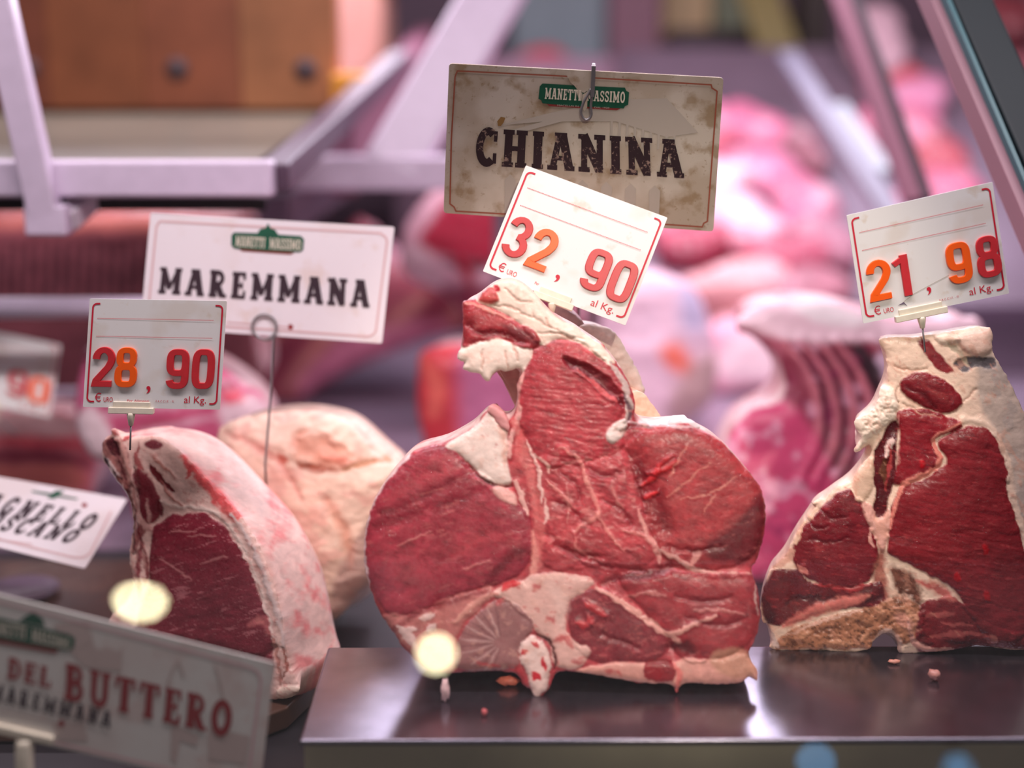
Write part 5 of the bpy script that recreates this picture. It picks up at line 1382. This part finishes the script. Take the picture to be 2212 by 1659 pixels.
# pale leg behind the neck of the middle joint
def paint(c):
    c.fill([(1425, 760), (1460, 740), (1495, 780), (1500, 830), (1470, 810), (1440, 790)], (255, 130, 112), soft=20, lean=.6)
    c.fill([(1470, 620), (1500, 600), (1530, 680), (1510, 720), (1470, 700)], (170, 176, 214), soft=30, lean=0, mix=.7)
    c.fill([(1480, 800), (1560, 760), (1560, 880), (1480, 930), (1440, 900)], (206, 170, 170), soft=30, lean=0)
far_cut('pale_leg', 'very pale pink leg joint behind the right shoulder of the middle cut', [(1310, 640), (1350, 600), (1430, 590), (1500, 620), (1535, 690), (1550, 770), (1545, 850), (1510, 895), (1450, 930), (1430, 975), (1310, 975), (1300, 800)], 1.95, (250, 212, 230), base_py=975, seed=46, paint=paint, el=14, depth=.16, lean=0, fat=(246, 210, 226))
# pink chop
def paint(c):
    c.fill([(1560, 740), (1640, 720), (1690, 770), (1680, 820), (1560, 815)], (255, 224, 232), soft=30, lean=0)
    c.stroke([(1545, 850), (1620, 848), (1690, 838)], 26, (120, 56, 78), soft=16, lean=1)  # shadow under the chop, painted along its foot
far_cut('pink_chop', 'thick pale pink chop left of the curved rib rack', [(1535, 700), (1600, 680), (1660, 690), (1720, 720), (1740, 790), (1720, 850), (1640, 858), (1550, 858), (1530, 780)], 2.28, (250, 176, 200), base_py=858, seed=47, paint=paint, el=18, depth=.14, lean=.1)
# curved rib rack at the right
def paint(c):
    c.fill([(1690, 790), (1720, 740), (1850, 720), (1960, 760), (1960, 900), (1880, 1000), (1790, 1060), (1700, 900)], (150, 62, 84), soft=14, lean=1, label='muscle')
    for k in range(7):
        x = 1690 + k * 38
        c.stroke([(x, 735), (x + 50, 800), (x + 78, 880), (x + 74, 960), (x + 40, 1040)], 20, (206, 118, 134), soft=8, lean=.2, dh=8, label='rib')
        c.stroke([(x + 22, 745), (x + 68, 800), (x + 96, 880), (x + 92, 960), (x + 58, 1030)], 13, (96, 40, 60), soft=8, lean=1, dh=-5)
    c.fill([(1900, 760), (1940, 770), (1930, 830), (1890, 800)], (222, 190, 214), soft=12, lean=0)
    c.stroke([(1845, 745), (1880, 790), (1905, 850)], 30, (58, 40, 50), soft=10, dh=-6)
    c.fill([(1580, 690), (1640, 650), (1740, 640), (1830, 655), (1950, 690), (2110, 680), (2130, 740), (1980, 745), (1850, 738), (1760, 740), (1690, 730)], (246, 208, 222), soft=14, lean=0, label='fat')
    c.fill([(1700, 655), (1770, 645), (1830, 665), (1880, 700), (1780, 700)], (255, 240, 246), soft=16, lean=0)
    c.fill([(1560, 960), (1640, 870), (1720, 880), (1790, 1000), (1800, 1080), (1740, 1190), (1680, 1262), (1600, 1250), (1560, 1150)], (214, 76, 122), soft=24, lean=1, label='muscle')
    c.mottle(.7, 40, 34, seed=9, tint=(244, 180, 206), thr=.15, only='lean')
    c.mottle(.6, 40, 30, seed=19, tint=(140, 40, 90), thr=.25, only='lean')
far_cut('rib_rack', 'curved rack of ribs with a white fat top between the two front cuts', [(1590, 700), (1640, 655), (1740, 640), (1830, 650), (1950, 685), (2110, 678), (2135, 750), (2120, 900), (2060, 1100), (1960, 1240), (1700, 1262), (1610, 1250), (1565, 1180), (1552, 1060), (1575, 955), (1625, 885), (1690, 870), (1704, 830), (1690, 780), (1650, 735)],
        1.40, (200, 110, 132), base_py=1262, seed=48, paint=paint, el=20, depth=.12, step=5, dome=22, R=44, px0=1760)

# ------------------------------------------------------------------ sloping display shelf with the heap of cuts
SA, SB = np.array([2.42, 0.075]), np.array([3.06, 0.52])
sd = (SB - SA) / np.linalg.norm(SB - SA); sn = np.array([-sd[1], sd[0]])
v = [(x, SA[0] + dy, SA[1] + dz) for x in (0.22, 1.75) for dy, dz in ((0, 0), (SB[0] - SA[0], SB[1] - SA[1]), (SB[0] - SA[0] + .02, SB[1] - SA[1] - .03), (.02, -.03))]
shelf_m = simple('mauve_steel_shelf', (124, 106, 122), 0.4, metal=.2, noise=.15, nscale=6)
tag(mesh('sloped_shelf', v, [(0, 1, 2, 3), (7, 6, 5, 4), (0, 4, 5, 1), (1, 5, 6, 2), (2, 6, 7, 3), (3, 7, 4, 0)], shelf_m, flat=True), 'sloping mauve steel shelf under the blurred heap of cuts', 'shelf', kind='structure')
v, f = merge([box(0.25, 1.75, 2.45, 2.48, deckz, 0.06), box(0.25, 1.75, 3.04, 3.07, deckz, 0.49)])
tag(mesh('shelf_support', v, f, shelf_m, flat=True), 'upright panels under the sloping shelf', 'support', kind='structure')
def slope_hit(px, py, lift=0.0):
    r = ray(np.array(float(px)), np.array(float(py)))
    n3 = np.array([0, sn[0], sn[1]]); p0 = np.array([0, SA[0], SA[1]]) + n3 * lift
    return CAM + r * (np.dot(p0 - CAM, n3) / np.dot(r, n3))
heap = [ # poly centre, half sizes, colour, fat colour, label, tilt
 ((1500, 225), (90, 40), (222, 135, 168), 'rose cut at the top left of the blurred heap', .1),
 ((1640, 260), (80, 48), (210, 115, 148), 'deep rose cut right of the top of the blurred heap', .3),
 ((1500, 300), (95, 38), (198, 93, 115), 'crimson cut in the second row of the blurred heap', -.1),
 ((1660, 350), (85, 45), (218, 134, 166), 'mauve-pink cut at the right of the second row of the heap', .5),
 ((1520, 375), (110, 42), (248, 200, 214), 'palest pink cut in the middle of the blurred heap', 0),
 ((1740, 420), (100, 52), (215, 121, 154), 'rose cut at the right end of the blurred heap', .6),
 ((1590, 450), (120, 44), (246, 195, 215), 'pale pink cut low in the blurred heap beside the beige sign', .1),
 ((1500, 500), (80, 40), (189, 78, 103), 'dark crimson cut at the lower left of the heap', -.2),
 ((1690, 520), (100, 44), (199, 99, 125), 'crimson cut above the white rib top', .2),
 ((1600, 590), (110, 48), (246, 179, 182), 'salmon pink cut at the bottom of the blurred heap', 0),
 ((1760, 610), (90, 45), (188, 122, 138), 'plum red cut behind the 21,98 price tag', .1),
 ((1430, 430), (80, 46), (224, 162, 180), 'rose cut partly behind the right edge of the beige sign', .1),
 ((1800, 500), (80, 40), (194, 132, 153), 'mauve cut left of the top of the 21,98 price tag', .5),
 ((1740, 300), (60, 40), (149, 95, 108), 'small dark plum cut beside the pale rail', .6),
]
for k, ((x, y), (a, b_), col, lab, tl) in enumerate(heap):
    ang = np.linspace(0, 2 * math.pi, 12, endpoint=False)
    rr_ = 1 + 0.16 * np.sin(ang * 2 + k) + 0.1 * np.sin(ang * 3 + 2 * k)
    px = a * np.cos(ang) * rr_; py = b_ * np.sin(ang) * rr_
    poly = np.stack([x + px * math.cos(tl) - py * math.sin(tl), y + px * math.sin(tl) + py * math.cos(tl)], 1)
    h = slope_hit(x, y, 0.055)
    p = Plane(x, y, h[1], 0, 50)
    c = Cut(poly, p, step=8, seed=60 + k, base=col, lean=.7, wob=8, label='meat', smooth_n=4, wscale=30)
    c.mottle(.35, 50, 30); c.mottle(.5, 50, 22, seed=3, tint=(250, 214, 224), thr=.2)
    c.dome(26, 40); c.relief(8, 40, 30)
    bb = slope_hit(x, y + b_ * .3)
    th = thing('meat_cut', lab, 'meat', bb, 'heap of cuts on the sloping shelf')
    # body runs straight down into the shelf slope
    c.build(th, M['meat_far'], [(0.015, -2), (0.045, 4), (0.055, 14)], M['meat_far'], tuple(np.array(col) * .9), single='cut', drift=(0, -1 + 0.35, -0.95))
right_heap = [
 ((1900, 60), (75, 60), (207, 170, 183), 'greyish pink cut topmost behind the pink post', .4),
 ((1940, 150), (80, 50), (197, 93, 104), 'red cut second from the top behind the pink post', .4),
 ((1990, 190), (60, 50), (218, 144, 177), 'lilac-pink cut right behind the pink post', .2),
 ((1960, 260), (90, 55), (195, 105, 133), 'rose red cut behind the pink post, mid height', .5),
 ((2030, 330), (80, 55), (163, 64, 77), 'dark red cut beside the teal post', .6),
 ((2060, 400), (80, 50), (191, 99, 128), 'rose cut above the 21,98 price tag', .4),
 ((1990, 430), (60, 40), (200, 107, 137), 'rose cut left of the top of the 21,98 price tag', .3),
 ((2180, 110), (80, 80), (147, 85, 93), 'dusky red cut right of the teal post', .5),
 ((2200, 10), (60, 50), (110, 51, 57), 'dark maroon cut in the upper right corner', .2),
]
for k, ((x, y), (a, b_), col, lab, tl) in enumerate(right_heap):
    ang = np.linspace(0, 2 * math.pi, 12, endpoint=False)
    rr_ = 1 + 0.14 * np.sin(ang * 2 + k) + 0.1 * np.sin(ang * 3 + 2 * k)
    px = a * np.cos(ang) * rr_; py = b_ * np.sin(ang) * rr_
    poly = np.stack([x + px * math.cos(tl) - py * math.sin(tl), y + px * math.sin(tl) + py * math.cos(tl)], 1)
    h = slope_hit(x, max(y, 110), 0.055)
    p = Plane(x, y, h[1], 0, 50)
    c = Cut(poly, p, step=9, seed=90 + k, base=col, lean=.7, wob=8, label='meat', smooth_n=4, wscale=30)
    c.mottle(.35, 50, 30); c.mottle(.4, 50, 22, seed=3, tint=(240, 200, 214), thr=.25)
    c.dome(26, 40); c.relief(8, 40, 30)
    th = thing('meat_cut', lab, 'meat', p.hit(np.array(float(x)), np.array(float(y))) - np.array([0, 0, .05]), 'cuts at the right end of the sloping shelf')
    c.build(th, M['meat_far'], [(0.015, -2), (0.045, 4), (0.055, 14)], M['meat_far'], tuple(np.array(col) * .9), single='cut', drift=(0, -1 + 0.35, -0.95))

# ------------------------------------------------------------------ frames, shelves and the wooden case behind
def beam(name, p0, p1, w, h, mat, parent, up=(0, 0, 1)):
    p0 = np.asarray(p0, float); p1 = np.asarray(p1, float)
    d = (p1 - p0) / np.linalg.norm(p1 - p0)
    side = np.cross(d, np.asarray(up, float)); side /= np.linalg.norm(side)
    u2 = np.cross(side, d)
    v, f = box_between(p0, p1, side * w / 2, u2 * h / 2)
    return bevel(mesh(name, v, f, mat, parent), min(w, h) * .12, 2)
def A(x, y, Y): return at(np.array(float(x)), np.array(float(y)), Y)

wm = M['white_metal']
b0 = A(95, 500, 1.42)
fr = thing('shelf_frame', 'white metal shelf frame with a leaning leg and crossbars at the upper left', 'frame', (b0[0], 1.42, deckz))
beam('leg', A(-14, -40, 1.40), A(100, 470, 1.42), 0.030, 0.026, wm, fr, up=(0, -1, 0.2))
beam('foot', A(60, 475, 1.42), A(150, 475, 1.42), 0.026, 0.030, wm, fr)
beam('bracket', A(140, 478, 1.425), A(215, 415, 1.50), 0.022, 0.020, simple('grey_white_metal', (190, 180, 190), .4), fr)
beam('crossbar', A(-120, 385, 1.44), A(592, 385, 1.44), 0.034, 0.036, wm, fr)
beam('side_rail', A(592, 385, 1.45), A(862, 130, 2.32), 0.030, 0.030, simple('mauve_glass_edge', (84, 64, 82), .4), fr)
beam('gasket', A(-120, 441, 1.475), A(575, 441, 1.475), 0.006, 0.013, simple('black_gasket', (14, 12, 14), .6), fr)  # added dark strip: the shade under the crossbar built as a bar
v, f = tube([A(-120, 665, 1.48), A(600, 665, 1.48)], 0.0118, 16); mesh('rail', v, f, wm, fr)
v, f = tube([A(-120, 860, 1.75), A(420, 860, 1.75)], 0.0125, 16); mesh('rail', v, f, wm, fr)
for Yp, yy, z1 in ((1.48, 665, None), (1.75, 860, None)):
    p = A(-100, yy, Yp); beam('post', (p[0], p[1], deckz), (p[0], p[1], p[2] + (.14 if Yp < 1.6 else .01)), 0.02, 0.02, wm, fr, up=(0, 1, 0))
# counter top behind the crossbar
a0, a1 = A(0, 352, 1.46), A(0, 225, 2.2)
sl = (a1[2] - a0[2]) / (a1[1] - a0[1])
v = [(x, y, a0[2] + sl * (y - a0[1]) + dz) for x in (-1.3, -0.264) for y in (1.47, 3.2) for dz in (-0.012, 0)]
tag(mesh('worktop', v, [(0, 1, 3, 2), (6, 7, 5, 4), (0, 4, 5, 1), (2, 3, 7, 6), (1, 5, 7, 3), (0, 2, 6, 4)], simple('greyish_worktop', (112, 108, 96), .3, noise=.2, nscale=5), flat=True), 'greyish worktop behind the white crossbar, under the wooden case', 'worktop')
# wooden case
zb = a0[2] + sl * (2.05 - a0[1])
wx0, wx1 = A(20, 100, 2.05)[0], A(728, 100, 2.05)[0]
wc = thing('wooden_case', 'orange-brown wooden case with dark round plugs at the upper left', 'case', ((wx0 + wx1) / 2, 2.3, zb))
woodm = simple('warm_pine', (186, 112, 64), 0.4, noise=.22, nscale=9)
v, f = box(wx0 - .35, wx1, 2.05, 3.0, zb + .004, zb + 0.20)
v = np.array(v); v[:, 2] += sl * (v[:, 1] - 2.05)
bevel(mesh('case_body', v, f, woodm, wc), .008, 2)
for k in range(6):
    x0 = wx0 - .35 + k * (wx1 - wx0 + .35) / 6
    v, f = box(x0 + .0005, x0 + (wx1 - wx0 + .35) / 6 - .0005, 2.043, 2.051, zb + .006, zb + .198)
    mesh('plank', v, f, simple('pine_plank_%d' % k, [(120, 66, 48), (138, 78, 52), (128, 70, 50), (150, 88, 56), (150, 86, 58), (176, 116, 76)][k], .4, noise=.2, nscale=12), wc, flat=True)
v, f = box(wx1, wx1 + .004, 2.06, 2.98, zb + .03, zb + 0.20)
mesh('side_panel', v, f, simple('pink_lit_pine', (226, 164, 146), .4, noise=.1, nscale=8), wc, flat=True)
for x, y in ((58, 150), (382, 150), (660, 152)):
    p = A(x, y, 2.04)
    v, f = tube([p + np.array([0, .012, 0]), p, p - np.array([0, .004, 0])], [0.016, 0.016, 0.014], 20)
    mesh('round_plug', v, f, simple('dark_plug', (74, 56, 60), .5), wc)
p = A(755, 205, 2.03)
o = bevel(mesh('yellow_block', *box(p[0] - .024, p[0] + .024, 2.02, 2.06, p[2] - .026, p[2] + .03), simple('amber_plastic', (240, 166, 60), .4)), .006)
tag(o, 'small amber block at the lower right corner of the wooden case', 'block')
# grilled meat slab below the worktop
def paint(c):
    for k in range(26):
        x = -80 + k * 24
        c.stroke([(x, 525), (x - 4, 600), (x - 6, 650)], 12, (56, 26, 36), soft=6, lean=.5, dh=-7)
    c.stroke([(-100, 480), (200, 478), (560, 485)], 36, (190, 110, 100), soft=20, lean=.4)
far_cut('ribbed_meat', 'long dark ribbed meat slab under the worktop at the left', [(-150, 460), (100, 458), (400, 462), (540, 470), (550, 600), (545, 740), (560, 850), (300, 900), (-150, 900)], 1.95, (132, 72, 80), base_py=ypx_z(1.95, deckz), seed=52, paint=paint, el=8, depth=.2, dome=14, R=40, px0=250)

# second white frame in the middle
fr = thing('shelf_frame', 'tall white slanting frame bar with a short crossbar left of the beige sign', 'frame', (A(830, 400, 1.85)[0], 1.85, deckz))
beam('slanted_bar', A(842, 372, 1.85), A(1130, -120, 1.95), 0.074, 0.05, wm, fr, up=(0, -1, 0.2))
beam('crossbar', A(640, 372, 1.85), A(1100, 372, 1.85), 0.044, 0.044, wm, fr)
beam('post', (A(1090, 372, 1.86)[0], 1.889, deckz), (A(1090, 372, 1.86)[0], 1.889, A(905, 372, 1.85)[2] + .02), .03, .03, M['grey_metal'], fr, up=(0, 1, 0))
beam('side_rail', A(735, 345, 1.9), A(925, 115, 2.9), 0.04, 0.10, simple('mauve_rail', (140, 92, 112), .4), fr)
beam('lower_rail', A(590, 470, 1.93), A(770, 350, 2.4), 0.05, 0.06, M['grey_metal'], fr)

# posts of the case at the right
tp = thing('case_post', 'dark teal steel post crossing the upper right corner', 'post', A(2212, 500, 1.22))
beam('post_core', A(2058, -60, 1.36), A(2300, 480, 1.20), 0.036, 0.03, M['teal_steel'], tp, up=(0, -1, 0.3))
beam('post_edge', A(1982, -60, 1.37), A(2246, 560, 1.19), 0.010, 0.03, simple('polished_pink_edge', (156, 116, 128), .5), tp, up=(0, -1, 0.3))
beam('post_seal', A(2008, -60, 1.352), A(2262, 540, 1.186), 0.004, 0.03, simple('aqua_seal', (58, 104, 112), .4), tp, up=(0, -1, 0.3))
low = A(2300, 480, 1.20)
beam('post_base', low, (low[0] + .02, 1.19, deckz), 0.036, 0.03, M['teal_steel'], tp, up=(0, -1, 0.3))
pp = thing('case_post', 'pink and dark slanted post behind the 21,98 price tag', 'post', A(1975, 440, 1.75))
beam('post_face', A(1800, -40, 1.95), A(1975, 440, 1.75), 0.020, 0.02, simple('pink_metal', (142, 92, 112), .5), pp, up=(0, -1, 0.3))
beam('post_side', A(1826, -40, 1.96), A(2001, 440, 1.76), 0.014, 0.03, simple('dark_plum_metal', (70, 58, 68), .4), pp, up=(0, -1, 0.3))
l1 = A(1975, 440, 1.75); beam('post_base', l1, (l1[0] + .05, 1.72, deckz), .02, .02, M['grey_metal'], pp, up=(0, -1, 0.3))
g = thing('slanted_rail', 'pale grey-blue slanted rail across the heap of cuts', 'rail', A(1960, 520, 2.1))
beam('rail_bar', A(1700, 120, 2.75), A(1990, 560, 2.05), 0.035, 0.02, simple('blue_grey_rail', (116, 112, 128), .5), g, up=(0, -1, 0.5))
beam('rail_cap', A(1790, 235, 2.55), A(1890, 380, 2.3), 0.06, 0.02, simple('pale_rail', (150, 156, 164), .5), g, up=(0, -1, 0.5))  # highlight on the rail, put into a paler added piece
l1 = A(1990, 560, 2.05); beam('rail_foot', l1, (l1[0] + .02, 2.0, deckz), .02, .02, M['grey_metal'], g, up=(0, -1, 0.5))

# back of the shop
def wall(name, v, f, m): 
    o = mesh(name, v, f, m, flat=True); o['kind'] = 'structure'; o['label'] = 'mauve grey wall at the back of the shop'; o['category'] = 'wall'; return o
wall('wall_back', *box(-2.6, 2.6, 3.9, 3.95, -1.0, 2.2), simple('mauve_grey_wall', (112, 92, 108), .7, noise=.15, nscale=3))
for nm_, bx_ in (('wall_left', (-2.65, -2.6, -2.0, 3.95, -1.0, 2.2)), ('wall_right', (2.6, 2.65, -2.0, 3.95, -1.0, 2.2))):
    o = wall(nm_, *box(*bx_), simple('shop_' + nm_, (140, 128, 132), .7)); o['label'] = 'plain shop wall, ' + nm_.split('_')[1] + ' side'
o = wall('floor', *box(-2.6, 2.6, -2.0, 3.95, -1.05, -1.0), simple('shop_floor', (110, 100, 98), .5)); o['label'] = 'shop floor'; o['category'] = 'floor'
ledge = box(-0.25, 1.8, 3.08, 3.86, 0.40, 0.50)
o = mesh('back_counter', *ledge, simple('back_counter_top', (150, 120, 140), .4), flat=True); tag(o, 'mauve counter behind the heap of cuts', 'counter', kind='structure')
v, f = box(-0.25, 1.8, 3.10, 3.86, -1.0, 0.40)
o = mesh('back_counter_front', v, f, simple('back_counter_front', (120, 96, 112), .5), flat=True); tag(o, 'mauve front of the counter behind the heap of cuts', 'counter', kind='structure')
def stand(name, lab, cat, x0, x1, y0, Y, col, th=.06, rough=.5):
    a, b_ = A(x0, y0, Y), A(x1, y0, Y)
    o = mesh(name, *box(a[0], b_[0], Y, Y + th, 0.50, a[2]), simple(name + '_' + cat.replace(' ', '_'), col, rough, noise=.1, nscale=8)); bevel(o, .01)
    tag(o, lab, cat); return o
stand('upright_panel', 'grey-teal upright panel behind the beige sign top', 'panel', 1105, 1315, -120, 3.5, (126, 142, 150), .04)
stand('upright_panel', 'mauve upright panel right of the grey-teal one', 'panel', 1318, 1432, -120, 3.45, (132, 92, 108), .05)
stand('dark_box', 'dark plum box on the back counter above the beige sign', 'box', 1452, 1640, 62, 3.3, (44, 28, 36), .2)
stand('block', 'blurred beige block peeping over the dark box', 'block', 1430, 1540, -60, 3.65, (214, 184, 140), .1)
stand('block', 'greenish grey block behind the dark box', 'small block', 1545, 1625, -60, 3.62, (120, 128, 104), .1)
stand('dark_box', 'dark brown box right of the yellow strip', 'box', 1735, 1800, -40, 3.4, (52, 40, 36), .15)
a, b_ = A(1618, -70, 3.2), A(1705, 175, 3.12)
ys = thing('yellow_strip', 'olive yellow strip leaning on the back counter', 'strip', (b_[0], b_[1], .5))
beam('strip', a, b_, 0.085, 0.02, simple('olive_yellow', (112, 98, 34), .5), ys, up=(0, -1, .3))
p = A(1180, 165, 3.2)
k = thing('red_meat_piece', 'small red piece on the back counter behind the beige sign', 'meat', (p[0], 3.2, .5))
c = Cut([(1100, 140), (1140, 100), (1200, 98), (1240, 130), (1250, 190), (1100, 190)], Plane(1180, 165, 3.2, 0, 12), step=9, seed=120, base=(196, 70, 84), wob=6, label='meat')
c.dome(26, 40); c.build(k, M['meat_far'], [(.03, -2), (.08, 6), (.1, 30)], M['meat_far'], (196, 80, 90), single='cut')

# ------------------------------------------------------------------ low front glass with the shop lamps mirrored in it
EXPO_LAMP = 22.0
gm = bpy.data.materials.new('clear_front_glass'); gm.use_nodes = True
nt = gm.node_tree; nt.nodes.clear()
out_ = nt.nodes.new('ShaderNodeOutputMaterial'); mixs = nt.nodes.new('ShaderNodeMixShader')
tr = nt.nodes.new('ShaderNodeBsdfTransparent'); gl = nt.nodes.new('ShaderNodeBsdfGlossy'); fz = nt.nodes.new('ShaderNodeFresnel')
gl.inputs['Roughness'].default_value = 0.0; fz.inputs['IOR'].default_value = 1.45
nt.links.new(fz.outputs[0], mixs.inputs[0]); nt.links.new(tr.outputs[0], mixs.inputs[1]); nt.links.new(gl.outputs[0], mixs.inputs[2]); nt.links.new(mixs.outputs[0], out_.inputs[0])
gt = math.radians(25)
gn = np.array([0, -math.cos(gt), math.sin(gt)])            # pane normal, towards the customer and up
gp = A(1106, 1232, 0.42)                                     # its top edge
gu = np.array([0, math.sin(gt), math.cos(gt)])
lenp = (gp[2] - deckz) / gu[2]
lowp = gp - gu * lenp
v, f = box_between(lowp + np.array([-.9, 0, 0]), lowp + np.array([.9, 0, 0]), gn * .002, gu * 0.0)
v = []
for x in (-.9, .9):
    for q in (lowp, gp):
        for s_ in (-.002, .002): v.append(np.array([x, q[1], q[2]]) + gn * s_)
f = [(0, 1, 3, 2), (6, 7, 5, 4), (0, 4, 5, 1), (2, 3, 7, 6), (1, 5, 7, 3), (0, 2, 6, 4)]
o = mesh('front_glass', v, f, gm, flat=True)
tag(o, 'clear low glass along the front of the display case', 'glass', kind='structure')
v, f = box(-.9, .9, lowp[1] - .02, lowp[1] + .02, deckz - .05, deckz + .004)
tag(mesh('trim_1', v, f, M['steel'], flat=True), 'steel rail holding the front glass', 'trim', kind='structure')

bulb = bpy.data.materials.new('warm_bulb'); bulb.use_nodes = True
bn = bulb.node_tree.nodes['Principled BSDF']
bn.inputs['Emission Color'].default_value = (1.0, 0.90, 0.56, 1); bn.inputs['Emission Strength'].default_value = EXPO_LAMP
def shop_lamp(px, py, rad, label, flatten=1.0, L=1.62, bulb=bulb):
    r = ray(np.array(float(px)), np.array(float(py))); r = r / np.linalg.norm(r)
    t = np.dot(gp - CAM, gn) / np.dot(r, gn)
    hit = CAM + r * t
    d = r - 2 * np.dot(r, gn) * gn
    c0 = hit + d * (L - t)
    th = thing('hanging_lamp', label, 'lamp', c0 + np.array([0, 0, rad]), 'shop lamps mirrored in the front glass')
    V = []; F = []; nu, nv = 24, 14
    for j in range(nv + 1):
        a = math.pi * j / nv
        for i in range(nu):
            b2 = 2 * math.pi * i / nu
            V.append(c0 + rad * np.array([math.sin(a) * math.cos(b2), math.sin(a) * math.sin(b2), math.cos(a) * flatten]))
    for j in range(nv):
        for i in range(nu): F.append((j * nu + i, j * nu + (i + 1) % nu, (j + 1) * nu + (i + 1) % nu, (j + 1) * nu + i))
    mesh('bulb', V, F, bulb, th)
    v, f = tube([c0 + np.array([0, 0, rad * flatten * .8]), c0 + np.array([0, 0, rad * flatten + .05])], [rad * .5, rad * .3], 16)
    mesh('socket', v, f, M['teal_steel'], th)
    v, f = tube([c0 + np.array([0, 0, rad * flatten + .04]), np.array([c0[0], c0[1], 2.2])], .003, 8)
    mesh('cord', v, f, M['teal_steel'], th)
shop_lamp(303, 1297, 0.030, 'round warm bulb mirrored over the left rib end', .72)
shop_lamp(942, 1412, 0.023, 'round warm bulb mirrored at the foot of the middle cut', 1.0)
blue = bpy.data.materials.new('bluish_bulb'); blue.use_nodes = True
bn = blue.node_tree.nodes['Principled BSDF']
bn.inputs['Emission Color'].default_value = (0.16, 0.46, 0.85, 1); bn.inputs['Emission Strength'].default_value = 5.0
shop_lamp(1762, 1645, 0.021, 'small bluish lamp mirrored below the tray edge', .9, bulb=blue)
shop_lamp(2070, 1662, 0.020, 'faint bluish lamp mirrored below the tray edge at the right', 1.1, bulb=blue, L=2.2)
v, f = box(-2.6, 2.6, -2.0, 3.95, 2.2, 2.25)
o = mesh('ceiling', v, f, simple('shop_ceiling', (150, 146, 146), .8), flat=True); o['kind'] = 'structure'; o['label'] = 'plain shop ceiling'; o['category'] = 'ceiling'
